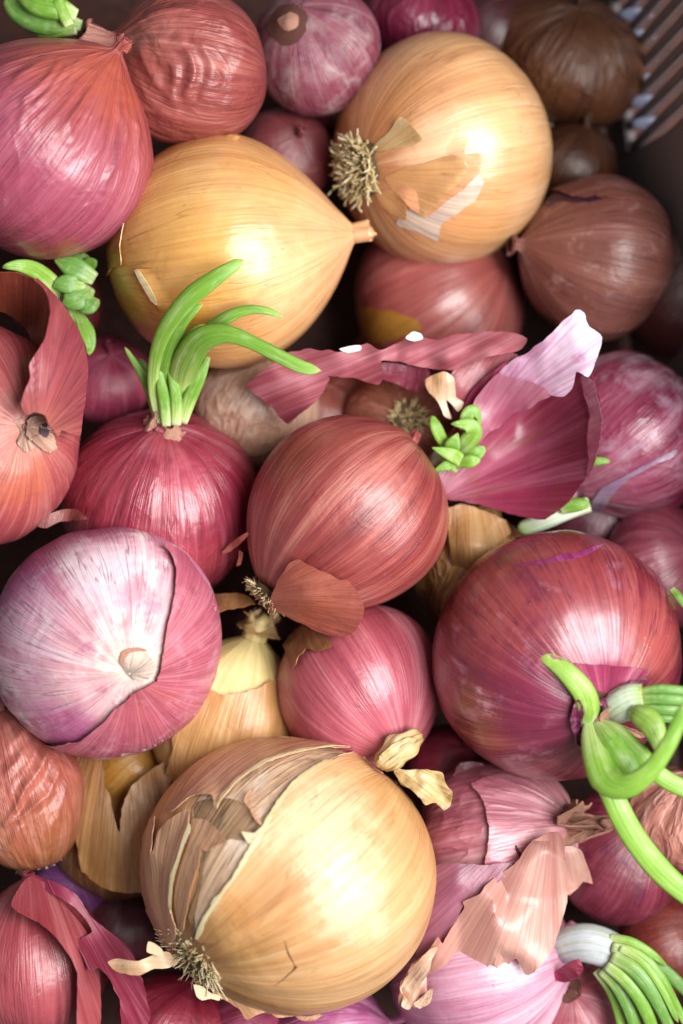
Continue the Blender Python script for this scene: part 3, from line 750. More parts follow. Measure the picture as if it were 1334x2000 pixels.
for q in ((1348, 12, 4), (1366, 13, 10), (1385, 13, 2), (1402, 10, -10)):
    L('leaf', [(1240, (q[0] + 1368) / 2, 240 + q[2], q[1]), (1285, q[0] - 1, 258 + q[2], q[1] + 1), (1340, q[0] + 2, 262 + q[2], q[1]), (1420, q[0] + 8, 255 + q[2], q[1] - 2)], DEEP, flat=.6)
L('leaf', [(1232, 1385, 262, 12), (1248, 1395, 282, 26), (1270, 1412, 296, 30), (1284, 1440, 300, 24), (1290, 1470, 296, 13)], LIME, flat=.5)

# ------------------------------------------------------------------ red onion at the middle
Q = onion('red_onion', 'smooth red brown onion in the middle with a papery terracotta flap beside its root', (684, 998), 20, 192, (.70, .70, -.10),
          dict(hb=1.22, ht=.98, b=.5, bb=.66, nl=.1, nr=.06, dimple=.02), lump=.012, rib=.006, seed=44, res=(170, 100))
sp = [(loc_of(Q, 610, 900), .1, .5, '9E4E44', .4), (loc_of(Q, 760, 960), .05, .5, 'CE8A7C', .5)]
mQ = skin('skin_red_brown', [(0, '9A5A48'), (.12, 'A04E48'), (.5, 'A8524C'), (1, '9A4A40')], dark=('742E30', .85), light=('D69A84', .55), vein=('7A343A', .3, 9, .04), rough=.36, coat=.25, bump=.36, spots=sp, seed=7.7, size=.04, freq=1.1)
setmat(Q, mQ)
roots(Q, 240, .19, .13, 4, ROOT, .010, 1.3, .5)
roots(Q, 70, .22, .12, 14, ROOTPALE, .009, 1.8, .3, plate=False)
mQF = skin('flap_terracotta', [(0, 'B46A50'), (.5, 'B8664E'), (1, 'B05E50')], dark=('94503C', .5), light=('D09078', .45), uv=True, rough=.5, bump=.5, trans=.14, vein=('884430', .35, 10, .04), specks=.3)
peel('skin_flap', [(528, 1195), (530, 1165), (545, 1130), (562, 1104), (582, 1092), (604, 1108), (634, 1118), (664, 1133), (676, 1132), (700, 1158), (712, 1190), (704, 1218), (690, 1236), (655, 1243), (620, 1232), (580, 1214), (545, 1198)],
     [(520, 1190, 65), (560, 1110, 170), (590, 1095, 182), (650, 1130, 190), (705, 1185, 165), (690, 1235, 130), (600, 1215, 105), (600, 1160, 175)], mQF, focus=(490, 1170), scale=150, crump=3, parent=Q, seed=71, jag=1.6, ripple=1.2)
for k, p in enumerate(([(434, 1080), (452, 1060), (482, 1040), (486, 1044), (468, 1062), (448, 1078)], [(462, 1105), (468, 1075), (474, 1080), (470, 1102)])):
    peel('skin_flake', p, [(440, 1078, 10), (484, 1042, 60)], mQF, focus=(490, 1100), crump=1, parent=Q, seed=72 + k, jag=.8, grid=5)

# ------------------------------------------------------------------ sprouting pink red onion
N = onion('sprouting_onion', 'pink red onion with a fan of upright bright green shoots on its neck', (311, 976), -120, 188, (.12, .74, .62),
          dict(hb=1.06, ht=.96, b=.52, bb=.55, nl=.04, nr=.13, dimple=.03), lump=.014, rib=.008, wrink=.006, seed=55, res=(170, 100))
sp = [(loc_of(N, 350, 960), .1, .5, 'CF6A78', .6), (loc_of(N, 320, 880), .05, .3, 'B8606A', .5), (loc_of(N, 230, 930), .1, .5, '983A48', .5), (loc_of(N, 450, 1000), .1, .5, '98304A', .6), (loc_of(N, 390, 1100), .1, .4, 'B4525A', .5)]
mN = skin('skin_pink_red', [(0, '822838'), (.4, 'A43A4A'), (.75, '9E3048'), (.93, '8E2A40'), (1, 'B07A68')], dark=('8A2840', .6), light=('DE90A0', .62), vein=('7A2236', .35, 10, .03), rough=.32, coat=.3, bump=.5, spots=sp, seed=4.9, crinkle=.25, size=.035, freq=1.1)
setmat(N, mN)
neck(N, .15, .16, .82, DRYRED, 5, (0, 0), .9)
s = sprout(N)
def L(name, pts, mat, **kw): return leaf(name, [(a, b, z, w * .74) for a, b, z, w in pts], mat, N, parent=s, **kw)
ZB = zs(N, 335, 850) + 5
L('leaf', [(312, 822, ZB, 12), (300, 760, 45, 15), (303, 700, 100, 17), (325, 640, 150, 22), (370, 582, 190, 25), (420, 543, 205, 21), (455, 520, 205, 15), (475, 507, 200, 10)], GREEN, flat=.45)
L('leaf', [(320, 815, ZB, 12), (318, 750, 40, 17), (325, 700, 85, 20), (350, 640, 125, 17), (378, 608, 145, 10), (396, 594, 150, 4)], GREEN, flat=.5)
L('leaf', [(335, 810, ZB, 10), (340, 730, 35, 15), (350, 685, 75, 17), (375, 652, 105, 14), (402, 634, 115, 6)], GREEN, flat=.5)
L('leaf', [(352, 815, ZB, 14), (350, 760, 40, 28), (362, 710, 100, 37), (392, 665, 150, 34), (440, 652, 175, 24), (490, 668, 185, 18), (540, 693, 190, 18), (590, 717, 195, 17), (628, 724, 198, 11)], GREEN, flat=.4)
L('leaf', [(352, 800, ZB, 10), (372, 710, 40, 16), (400, 655, 100, 20), (440, 622, 140, 17), (480, 606, 150, 13), (520, 607, 150, 10), (556, 621, 145, 4)], GREEN, flat=.5)
L('leaf', [(306, 822, ZB, 9), (298, 785, 0, 12), (282, 740, 20, 13), (263, 708, 32, 9), (243, 677, 38, 4)], GREEN, flat=.6)
L('leaf', [(325, 832, ZB + 14, 12), (322, 790, 40, 17), (314, 745, 58, 13), (310, 700, 66, 5)], GREEN, flat=.7)
L('leaf', [(344, 830, ZB + 14, 13), (344, 780, 45, 16), (336, 735, 60, 12), (324, 702, 66, 5)], GREEN, flat=.7)
L('leaf', [(358, 826, ZB + 8, 11), (370, 780, 42, 19), (390, 735, 60, 17), (404, 704, 66, 9), (408, 696, 66, 5)], GREEN, flat=.65)
L('leaf', [(312, 826, ZB + 4, 8), (305, 770, 18, 9), (297, 718, 28, 4)], GREEN, flat=.7)
L('leaf', [(305, 800, ZB - 20, 8), (292, 740, -30, 12), (270, 700, -30, 9)], DEEP, flat=.6)

# ------------------------------------------------------------------ yellow onion, middle left
F = onion('yellow_onion', 'golden yellow onion with a pointed neck resting against the root of another yellow onion', (436, 494), -80, 226, (.985, .14, .06),
          dict(hb=.98, ht=1.14, b=.88, bb=.46, nl=.14, nr=.085, nq=1.9, lean=(0, 0)), lump=.012, rib=.003, seed=66, res=(170, 100))
sp = [(loc_of(F, 235, 580), .1, .42, 'A8A030', .85), (loc_of(F, 250, 640), .1, .35, '9A9428', .8), (loc_of(F, 430, 520), .1, .5, 'DCAA50', .5), (loc_of(F, 330, 440), .1, .5, 'CC9848', .5), (loc_of(F, 560, 540), .1, .5, 'EEC594', .55), (loc_of(F, 360, 620), .1, .45, 'C88A28', .7), (loc_of(F, 520, 330), .1, .5, 'CE8E48', .5)]
mF = skin('skin_golden', [(0, 'B88A40'), (.2, 'D2A05A'), (.5, 'DCA468'), (.8, 'E0AA7C'), (1, 'DCA67C')], dark=('BE8240', .45), light=('F0C888', .5), vein=('8A4A1C', .3, 6, .014), rough=.3, coat=.35, bump=.3, spots=sp, seed=3.7, specks=.2, size=.035)
setmat(F, mF)
fq = [(212, 540), (225, 525), (245, 518), (246, 500), (232, 420), (262, 380), (290, 345)]
flake(F, 'cracked_skin', [(212, 540), (225, 525), (243, 518), (240, 480), (252, 420), (285, 350), (262, 350), (215, 420), (195, 480), (200, 530)], mF, h=7, w=20, free=[(212, 540), (225, 525), (243, 518), (240, 480), (252, 420), (285, 350)], base=0, jag=1, seed=81)
fr = [(272, 525), (285, 550), (302, 582), (310, 590)]
flake(F, 'cracked_skin', [(272, 525), (285, 550), (302, 582), (310, 590), (312, 640), (300, 690), (330, 640), (345, 580), (320, 535)], mF, h=10, w=22, free=fr, jag=1, seed=82)
flake(F, 'skin_edge', [(270, 526), (280, 530), (296, 555), (309, 578), (311, 590), (300, 582), (284, 556)], mEDGE, h=11, w=20, base=8, free=fr, jag=.7, seed=83, grid=5)
peel('lifted_skin', [(285, 365), (282, 345), (300, 312), (340, 292), (400, 277), (450, 265), (470, 268), (430, 285), (370, 312), (330, 340), (300, 372)], [(285, 350, -40), (400, 277, -10), (460, 268, 20), (330, 340, -50)], skin('lifted_tan', [(0, 'C88A4A'), (1, 'D29A5C')], dark=('A86C30', .5), light=('E4B474', .4), uv=True, rough=.45, trans=.25, tint='FFD080'), focus=(200, 500), crump=3, parent=F, seed=84, jag=1.2)

# ------------------------------------------------------------------ yellow onion, top right
E = onion('yellow_onion', 'round yellow onion near the crate wall, its frayed root end facing the golden onion', (859, 301), -200, 226, (.80, .24, -.56),
          dict(hb=.92, ht=.95, b=.55, bb=.47, nl=.36, nr=.07, nq=2, lean=(0, 0)), lump=.014, rib=.003, seed=77, res=(150, 90))
sp = [(loc_of(E, 850, 290), .1, .5, 'EBC49C', .6), (loc_of(E, 960, 250), .1, .45, 'DDAE7A', .5), (loc_of(E, 760, 200), .1, .5, 'C48A50', .5), (loc_of(E, 940, 430), .1, .5, 'C98C50', .5)]
mE = skin('skin_yellow_tan', [(0, 'B0704A'), (.15, 'CC9064'), (.5, 'D8A674'), (.9, 'DAAC78'), (.97, 'E8DCC4')], dark=('B0764A', .4), light=('EEC8A0', .5), vein=('94582C', .25, 7, .018), rough=.34, coat=.3, bump=.35, spots=sp, seed=9.1, size=.035)
setmat(E, mE)
flake(E, 'bare_patch', [(775, 440), (790, 405), (830, 415), (870, 385), (905, 370), (930, 340), (945, 355), (925, 390), (880, 425), (862, 440), (855, 470), (820, 455)], skin('bare_white', [(0, 'C8B09C'), (1, 'D0BAA4')], dark=('948090', .6), light=('E4D4C4', .5), rough=.35, seed=2, freq=1.4), h=.6, w=9, base=.6, jag=1.4, seed=91)
mET = skin('skin_flap_tan', [(0, 'C08450'), (.2, 'D2A06A'), (.5, 'DAB080')], dark=('B47C48', .4), light=('EED6B4', .5), rough=.42, bump=.5, seed=5.1, trans=.1, size=.035)
ff = [(905, 300), (940, 300), (935, 335), (905, 365), (880, 385), (838, 418), (805, 402), (790, 385)]
flake(E, 'torn_skin', [(745, 330), (800, 280), (850, 235), (925, 232)] + ff + [(770, 375), (755, 355)], mE, h=10, w=40, free=ff, jag=1.4, seed=92, th=.6)
flake(E, 'torn_skin', [(752, 345), (800, 325), (892, 303), (912, 325), (900, 350), (870, 372), (835, 410), (800, 395), (765, 365)], mET, h=15, w=38, free=[(892, 303), (912, 325), (870, 372), (835, 410)], base=1.5, jag=1.4, seed=93, th=.8)
flake(E, 'torn_skin', [(735, 375), (760, 368), (797, 380), (797, 425), (770, 420), (745, 400)], mET, h=9, w=30, base=1.5, free=[(797, 380), (797, 425)], jag=1.4, seed=94, th=.8)
flake(E, 'torn_skin', [(730, 290), (765, 255), (788, 232), (815, 252), (829, 275), (790, 288), (745, 295)], skin('flap_straw', [(0, 'D2B078'), (1, 'EBD6B0')], dark=('B08850', .5), light=('F6EAD0', .5), rough=.5, seed=3, trans=.15), h=18, w=40, base=4, free=[(788, 232), (815, 252), (829, 275)], jag=1.2, seed=95)
roots(E, 300, .2, .15, 6, ROOT, .016, 1.2, .6)
roots(E, 90, .2, .2, 7, ROOTPALE, .012, 1.6, .5, plate=False)

# ------------------------------------------------------------------ big wrinkled red onion, upper left
A = onion('wrinkled_onion', 'big wrinkled mauve red onion in the upper left corner with an orange red pointed neck', (84, 284), 60, 216, (.64, .73, .22),
          dict(hb=.95, ht=1.1, b=.78, bb=.5, nl=.13, nr=.09, nq=1.9, lean=(0, 0)), lump=.016, rib=.006, wrink=.012, seed=88, res=(330, 190), creases=[
          ([(35, 255), (50, 215), (48, 190), (85, 150), (110, 118)], 5, 5), ([(62, 212), (85, 180), (110, 150), (125, 128)], 5, 5), ([(52, 190), (62, 215), (58, 235)], 4, 4), ([(15, 165), (50, 130), (85, 105)], 5, 6),
          ([(135, 262), (140, 230), (165, 200), (185, 170)], 6, 5), ([(100, 250), (128, 215), (150, 180)], 4, 6), ([(150, 300), (175, 260), (188, 225), (196, 190)], 5, 5), ([(175, 330), (200, 290), (215, 240)], 4, 6),
          ([(208, 372), (232, 325), (248, 280), (255, 240), (250, 200)], 6, 5), ([(240, 330), (262, 290), (272, 250), (262, 205)], 5, 5), ([(262, 350), (278, 310), (282, 280)], 4, 5), ([(105, 330), (140, 290), (165, 250)], 3, 8), ([(90, 200), (120, 165), (150, 135)], 4, 5)])
sp = [(loc_of(A, 230, 160), .1, .7, 'B4583C', .75), (loc_of(A, 120, 120), .1, .6, 'B86048', .6), (loc_of(A, 60, 400), .1, .7, 'A84E66', .7), (loc_of(A, 120, 490), .05, .3, '9A5A30', .6), (loc_of(A, 170, 330), .1, .5, 'B86A78', .5)]
mA = skin('skin_mauve_red', [(0, '9A4A50'), (.45, 'A8506A'), (.7, 'B05A5A'), (1, 'A44E4C')], dark=('8A3C4E', .5), light=('D294A0', .5), vein=('84384A', .3, 9, .03), rough=.36, coat=.22, bump=.5, spots=sp, crinkle=.15, seed=2.1, size=.04, specks=.15)
setmat(A, mA)

# ------------------------------------------------------------------ crumpled brown red onion with a shoot, top
B = onion('crumpled_onion', 'crumpled brown red onion at the top edge with a stubby green shoot at its left', (366, 118), -50, 162, (-.93, .12, .30),
          dict(hb=.96, ht=.95, b=.58, bb=.5, nl=.36, nr=.26, nq=2.0, lean=(.0, .0)), lump=.035, rib=.005, wrink=.02, seed=99, res=(280, 170), creases=[
          ([(275, 90), (300, 130), (320, 165), (335, 195)], 7, 8), ([(335, 195), (345, 160), (340, 130), (330, 118)], 7, 6), ([(345, 195), (368, 170), (378, 135), (365, 105), (350, 80)], 8, 7), ([(270, 60), (310, 75), (345, 90)], 6, 8),
          ([(415, 20), (435, 45), (455, 70)], 6, 7), ([(395, 90), (410, 130), (405, 170)], 5, 9), ([(300, 30), (340, 30), (385, 25)], 5, 9), ([(445, 140), (460, 110), (462, 80)], 5, 7), ([(280, 150), (300, 180), (330, 220)], 5, 9)])
mB = skin('skin_brown_red', [(0, '8E4440'), (.5, 'A0524A'), (.85, 'AE6658'), (1, 'C09078')], dark=('7E3838', .55), light=('CE9888', .5), rough=.40, coat=.16, bump=.5, crinkle=.2, seed=6.6, size=.05)
setmat(B, mB)
s = sprout(B)
for pts, m in (([(160, 50, 20, 10), (120, 45, 10, 24), (75, 40, 5, 26), (35, 20, 0, 22), (15, -10, -5, 14)], DEEP), ([(150, 30, 30, 12), (110, 15, 35, 24), (70, 5, 35, 24), (40, -20, 25, 16)], GREEN),
               ([(150, 60, 25, 8), (110, 62, 5, 12), (70, 62, -5, 10)], GREEN2), ([(135, 50, 35, 10), (125, 30, 40, 12), (110, -5, 45, 12)], GREEN2)):
    leaf('leaf', pts, m, B, parent=s, flat=.7)

# ------------------------------------------------------------------ red onion with an open collar of skin, left edge
LO = onion('collared_onion', 'red onion at the left edge inside an open upright collar of its own dry skin', (-48, 850), 60, 212, (.64, .05, .77),
           dict(hb=.92, ht=.9, b=.56, bb=.5, nl=.0, nr=.03, dimple=.04), lump=.014, rib=.006, wrink=.008, seed=111, res=(170, 100))
sp = [(loc_of(LO, 30, 860), .1, .55, 'D89A84', .75), (loc_of(LO, 40, 940), .1, .45, 'C4683C', .6), (loc_of(LO, 70, 845), .02, .25, 'E2B49C', .7)]
mL = skin('skin_salmon_red', [(0, '94404A'), (.5, 'AE5058'), (.8, 'B85E5C'), (1, 'D8A48C')], dark=('9A3E46', .55), light=('DE9C90', .5), vein=('8E4A44', .5, 12, .03), rough=.34, coat=.25, bump=.45, spots=sp, seed=8.8, size=.035, freq=1.2)
setmat(LO, mL)
mLC = skin('collar_skin', [(0, 'C87868'), (.2, 'B0585C'), (.6, 'A8505A'), (1, '984448')], dark=('7E3A4A', .6), light=('D28C88', .4), uv=True, vein=('5E3040', .5, 9, .06), rough=.42, coat=.1, bump=.4, trans=.12, seed=3.3)
mLI = skin('collar_inside', [(0, 'A85A3A'), (1, '9A4A34')], dark=('6E2E28', .6), light=('C88A54', .5), uv=True, rough=.5, bump=.4, trans=.2, tint='FFB070', seed=5.3)
peel('skin_collar', [(40, 790), (50, 757), (58, 735), (57, 712), (66, 696), (84, 668), (93, 640), (98, 610), (94, 585), (84, 562), (66, 546), (72, 544), (92, 562), (118, 590), (146, 630), (164, 672), (171, 720), (168, 770), (160, 815), (156, 850), (140, 848), (118, 840), (112, 852), (95, 830), (88, 812), (66, 806), (50, 812)],
     [(40, 795, 268), (60, 720, 240), (90, 650, 215), (95, 600, 190), (75, 550, 160), (130, 610, 125), (165, 680, 80), (170, 770, 80), (155, 845, 140), (100, 830, 245), (115, 720, 195)], mLC, focus=(70, 860), scale=190, crump=3, parent=LO, seed=112, jag=.8, th=2.5, ripple=.6)
peel('skin_collar', [(-80, 560), (-40, 536), (0, 531), (35, 532), (66, 545), (88, 566), (97, 600), (96, 640), (88, 665), (75, 690), (50, 640), (10, 610), (-40, 600)],
     [(-80, 560, 110), (0, 533, 150), (66, 546, 158), (97, 600, 150), (85, 670, 90), (10, 615, 30), (60, 640, 20)], mLI, focus=(40, 860), scale=190, crump=3, parent=LO, seed=113, jag=.8, th=2.5)
mSC = skin('scar_salmon', [(0, 'DCAE98'), (.8, 'E0B8A2'), (1, 'D8A890')], dark=('A06454', .7), light=('F0D4C2', .5), vein=('7A4038', .6, 12, .05), rough=.6, coat=0, bump=.9, seed=4, size=.05)
for k, (p_, h_) in enumerate((([(30, 822), (52, 806), (80, 802), (100, 818), (98, 840), (104, 866), (96, 884), (70, 872), (48, 882), (32, 862), (38, 842)], 3),
                              ([(44, 828), (60, 816), (84, 812), (94, 828), (90, 848), (98, 868), (84, 866), (62, 860), (46, 850)], 8), ([(62, 826), (78, 818), (92, 826), (90, 840), (74, 838)], 12), ([(58, 858), (74, 850), (92, 856), (100, 872), (82, 876)], 10))):
    flake(LO, 'neck_scar', p_, mSC, h=h_ + 2, w=16, base=h_ - 2, jag=3, seed=114 + k, grid=5, crump=1.5, th=.8)
flake(LO, 'scar_core', [(70, 834), (80, 826), (91, 830), (92, 846), (82, 856), (72, 850)], plain('scar_core', '3A3038', '7A6270', 500, .7, .6), h=11, w=14, base=14, jag=2.5, seed=119, grid=4, crump=2)

# ------------------------------------------------------------------ rosette of green shoots in the gap at the left
MO = onion('sprouting_onion', 'mostly hidden onion in the left gap showing a knobbly rosette of green shoots', (110, 590), -150, 92, (.5, .25, .75), dict(nl=.0, nr=.2), lump=.02, seed=121, res=(72, 48))
setmat(MO, skin('skin_dark_red', [(0, '5A2028'), (1, '7A3038')], dark=('3A1018', .6), light=('9A5050', .4), rough=.4))
s = sprout(MO)
for pts, m in (([(130, 575, -50, 14), (165, 520, -35, 16), (150, 500, -25, 14), (160, 492, -25, 8)], GREEN),
               ([(185, 545, 10, 13), (160, 530, 22, 20), (130, 516, 24, 22), (105, 506, 20, 13)], DEEP),
               ([(165, 552, 12, 12), (140, 553, 28, 18), (115, 556, 30, 17), (103, 560, 26, 8)], DEEP),
               ([(175, 560, 0, 14), (158, 575, 18, 24), (135, 588, 22, 24), (122, 594, 18, 14)], DEEP),
               ([(186, 582, 5, 10), (178, 592, 18, 17), (165, 602, 20, 17), (155, 606, 15, 9)], DEEP),
               ([(140, 590, -20, 14), (150, 620, 0, 16), (168, 650, 8, 18), (176, 676, 8, 15), (174, 694, 6, 10)], GREEN),
               ([(150, 605, -10, 8), (160, 640, 14, 9), (172, 672, 18, 8), (170, 690, 14, 5)], GREEN2),
               ([(130, 585, -20, 14), (100, 552, 25, 17), (70, 528, 60, 16), (40, 519, 85, 14), (15, 520, 95, 11), (4, 523, 95, 8)], GREEN2),
               ([(150, 545, -30, 14), (178, 512, -10, 14), (182, 505, -5, 12)], GREEN)):
    leaf('leaf', pts, m, MO, parent=s, flat=.42, ns=14, n=20, groove=.5, tl=.5)

# ------------------------------------------------------------------ further onions, half hidden or out of focus
def simple(name, label, c, z, R, axis, mat, prof=None, **kw):
    o = onion(name, label, c, z, R, axis, prof, **kw); setmat(o, mat); return o
C_ = simple('mottled_onion', 'blurred mauve and white onion at the top with a dark brown neck hollow', (618, 100), -150, 132, (-.25, .45, .75),
       skin('skin_mottled', [(0, '6A3040'), (.5, '843E50'), (1, '966068')], dark=('4A1C2C', .6), light=('B08C90', .5), patches=[('B0A29E', .42, .72, 2.6, .8, False), ('5A4A44', .5, .75, 4, .6, False), ('8A4A66', .5, .7, 3, .5, True)], rough=.5, coat=0, seed=1.9), dict(nl=.0, nr=.05, ht=.9), seed=131, res=(90, 60), lump=.02)
flake(C_, 'neck_hollow', [(525, 45), (545, 15), (575, 8), (600, 22), (602, 55), (585, 82), (555, 88), (535, 72)], DRYDARK, h=1, w=30, base=5, jag=3, seed=132)
flake(C_, 'neck_stub', [(548, 42), (565, 28), (582, 36), (585, 55), (570, 66), (554, 60)], DRYRED, h=5, w=18, base=14, jag=2, seed=133, grid=5)
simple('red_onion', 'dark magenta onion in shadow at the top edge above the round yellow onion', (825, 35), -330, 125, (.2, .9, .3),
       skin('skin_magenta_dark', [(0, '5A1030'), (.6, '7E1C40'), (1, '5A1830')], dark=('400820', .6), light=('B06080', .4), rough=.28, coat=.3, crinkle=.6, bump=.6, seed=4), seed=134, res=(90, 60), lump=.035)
simple('red_onion', 'dull dark red onion peeking out between the crumpled and golden onions', (555, 300), -230, 98, (.3, .2, .8),
       skin('skin_dull_red', [(0, '6E3438'), (1, '7E3E40')], dark=('58262C', .4), light=('9A5C58', .3), rough=.4, seed=5), seed=135, res=(80, 56))
H = simple('red_onion', 'rosy brown onion lying directly beneath the round yellow onion', (862, 592), -380, 184, (-.62, -.35, -.45),
       skin('skin_rosy', [(0, 'A05A50'), (.5, 'A45650'), (1, '9A4E48')], dark=('8A4440', .5), light=('CE9488', .5), rough=.3, coat=.35, bump=.35, seed=6.1), dict(hb=.9, ht=.9), seed=136, res=(130, 80))
flake(H, 'yellow_patch', [(672, 612), (700, 600), (735, 606), (765, 605), (790, 615), (812, 622), (825, 640), (800, 655), (760, 665), (715, 665), (680, 650)], skin('patch_ochre', [(0, '9A6A24'), (1, 'A8782C')], dark=('7A4A20', .6), light=('BF9038', .4), rough=.4, seed=2), h=.5, w=10, base=.8, jag=3, seed=137)
I_ = simple('brown_onion', 'dull brown red onion with a split skin beside the crate wall', (1168, 504), -230, 171, (-.86, .12, .32),
       skin('skin_brown_dull', [(0, '7A4E40'), (.4, '8E6050'), (.8, '865040'), (1, '7A4838')], dark=('6A3A38', .5), light=('B48478', .4), rough=.42, coat=.2, bump=.5, specks=.8, vein=('5A2A2C', .4, 5, .05), seed=7.4, patches=[('B8968A', .56, .68, 4, .5, False)]),
       dict(hb=.8, ht=1.05, b=.78, bb=.42, nl=.1, nr=.12), seed=138, res=(130, 80), lump=.03, rib=.012)
flake(I_, 'split', [(1062, 398), (1080, 378), (1095, 375), (1110, 384), (1135, 388), (1158, 386), (1178, 388), (1150, 396), (1120, 396), (1090, 394), (1072, 402)], skin('split_dark', [(0, '2E0C1C'), (1, '4A1838')], rough=.5), h=.8, w=10, base=.8, jag=1.5, seed=139, th=.7)
sf = [(1075, 372), (1110, 386), (1140, 390), (1180, 386)]
flake(I_, 'torn_skin', [(1060, 372), (1085, 350), (1130, 340), (1180, 345), (1215, 365), (1230, 385)] + sf[::-1], I_.mat, h=9, w=40, free=sf, base=0, jag=2, seed=140)
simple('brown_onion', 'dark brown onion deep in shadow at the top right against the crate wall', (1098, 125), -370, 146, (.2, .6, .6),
       skin('skin_shadow_brown', [(0, '4A2C14'), (.6, '623A18'), (1, '40240F')], dark=('2E140A', .6), light=('60401E', .4), rough=.5, coat=.1, bump=.7, crinkle=.5, seed=8.6), seed=141, res=(90, 60), lump=.05, wrink=.03)  # shade of the crate corner is put into the dark skin colour
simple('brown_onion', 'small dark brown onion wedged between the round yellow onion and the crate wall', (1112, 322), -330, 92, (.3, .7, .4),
       skin('skin_shadow_brown_small', [(0, '40240F'), (1, '4A2810')], dark=('2A1208', .6), light=('6A4420', .4), rough=.4, seed=9.6), seed=142, res=(80, 56))  # skin colour darkened to stand in for the shade beside the wall
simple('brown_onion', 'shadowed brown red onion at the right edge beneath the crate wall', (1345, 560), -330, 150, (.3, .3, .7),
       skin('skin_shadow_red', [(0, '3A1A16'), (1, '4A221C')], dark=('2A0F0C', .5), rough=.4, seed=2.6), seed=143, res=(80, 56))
# deep fillers that show as dark shapes in the gaps
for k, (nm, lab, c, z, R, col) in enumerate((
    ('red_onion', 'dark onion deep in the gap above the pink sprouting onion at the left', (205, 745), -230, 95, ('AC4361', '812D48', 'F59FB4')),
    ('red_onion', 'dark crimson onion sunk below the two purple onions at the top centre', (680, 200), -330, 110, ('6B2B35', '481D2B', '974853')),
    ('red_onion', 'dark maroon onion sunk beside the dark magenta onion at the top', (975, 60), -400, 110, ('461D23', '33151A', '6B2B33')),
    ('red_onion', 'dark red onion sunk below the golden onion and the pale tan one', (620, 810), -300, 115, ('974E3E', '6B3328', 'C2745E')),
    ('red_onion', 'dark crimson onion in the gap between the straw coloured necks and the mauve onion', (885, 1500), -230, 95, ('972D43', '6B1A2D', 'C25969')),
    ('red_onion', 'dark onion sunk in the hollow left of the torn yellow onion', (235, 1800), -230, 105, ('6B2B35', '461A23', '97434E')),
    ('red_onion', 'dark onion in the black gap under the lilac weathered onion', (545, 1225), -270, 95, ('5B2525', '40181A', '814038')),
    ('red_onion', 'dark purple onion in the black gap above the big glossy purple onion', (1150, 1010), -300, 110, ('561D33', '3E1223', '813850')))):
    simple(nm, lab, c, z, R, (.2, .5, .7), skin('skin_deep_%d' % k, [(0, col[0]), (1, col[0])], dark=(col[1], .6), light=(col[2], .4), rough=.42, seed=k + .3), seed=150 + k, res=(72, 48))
P_ = simple('tan_onion', 'pale tan crumpled onion behind the sprouting pink onion', (485, 795), -215, 122, (.3, .8, .3),
       skin('skin_pale_tan', [(0, 'AE8268'), (.6, 'C49C84'), (1, 'D2B09A')], dark=('8A5E48', .5), light=('D8C0AE', .6), rough=.45, bump=.5, crinkle=.4, seed=3.6, patches=[('CDB8AC', .52, .64, 3, .6, False), ('70402A', .55, .68, 2.5, .6, False)]), seed=161, res=(120, 80), lump=.05, wrink=.012)
R_ = simple('brown_onion', 'shrivelled red brown onion showing a round root scar behind the middle onion', (792, 838), -200, 108, (-.03, -.18, -.98),
       skin('skin_shrivelled', [(0, '9A6A50'), (.25, '94523C'), (1, '8A4636')], dark=('6A3428', .6), light=('C4907A', .5), rough=.5, bump=.7, crinkle=.6, seed=4.6), dict(hb=.8, bb=.5), seed=162, res=(110, 70), lump=.03, rib=.015)
roots(R_, 150, .28, .16, 8, ROOT, .022, 1.5, .3)
U = simple('purple_onion', 'mauve pink onion with white smears at the right edge beside the magenta skin cup', (1218, 845), -200, 168, (-.66, -.62, .25),
       skin('skin_mauve_white', [(0, '7A2A48'), (.5, '9A3A5C'), (1, 'B86A80')], dark=('5A1838', .6), light=('D8A0B4', .6), rough=.34, coat=.3, bump=.5, crinkle=.3, seed=5.6, patches=[('D2C0CC', .46, .74, 2.2, .7, True), ('CDB4C4', .5, .7, 3, .5, False)]), dict(hb=.92, ht=.95, b=.6, nl=.1, nr=.12), seed=163, res=(130, 80), lump=.025, rib=.01)
flake(U, 'skin_fold', [(1150, 990), (1178, 950), (1230, 922), (1290, 890), (1318, 876), (1316, 890), (1262, 915), (1218, 942), (1190, 975), (1170, 1000)], skin('fold_violet', [(0, 'C4A4B4'), (1, 'A88AA8')], dark=('6A3468', .6), light=('DCD0DA', .5), rough=.4), h=3, w=12, base=.6, jag=1.5, seed=164, grid=6, th=.8)
s = sprout(U)
leaf('stem', [(1150, 985, -70, 16), (1110, 998, -65, 17), (1060, 1018, -70, 18), (1010, 1036, -80, 14)], STEM, U, parent=s, flat=.7)
leaf('leaf', [(1095, 995, -50, 10), (1115, 988, -40, 14), (1138, 985, -35, 12), (1150, 990, -38, 5)], GREEN, U, parent=s, flat=.6)
leaf('leaf', [(1150, 915, -30, 4), (1160, 903, -20, 9), (1175, 900, -18, 8), (1192, 902, -20, 3)], GREEN, U, parent=s, flat=.6)
V_ = simple('tan_onion', 'crumpled tan onion squeezed between the middle red onion and the big purple onion', (915, 1115), -190, 115, (.3, .8, .25),
       skin('skin_tan_crumpled', [(0, '9A6A3C'), (.5, 'B8844E'), (1, 'D2A468')], dark=('7A4A26', .6), light=('DDB480', .5), rough=.4, bump=.7, crinkle=.8, seed=6.4, vein=('6A3C1C', .5, 6, .05)), seed=165, res=(130, 80), lump=.05, rib=.012, wrink=.012)
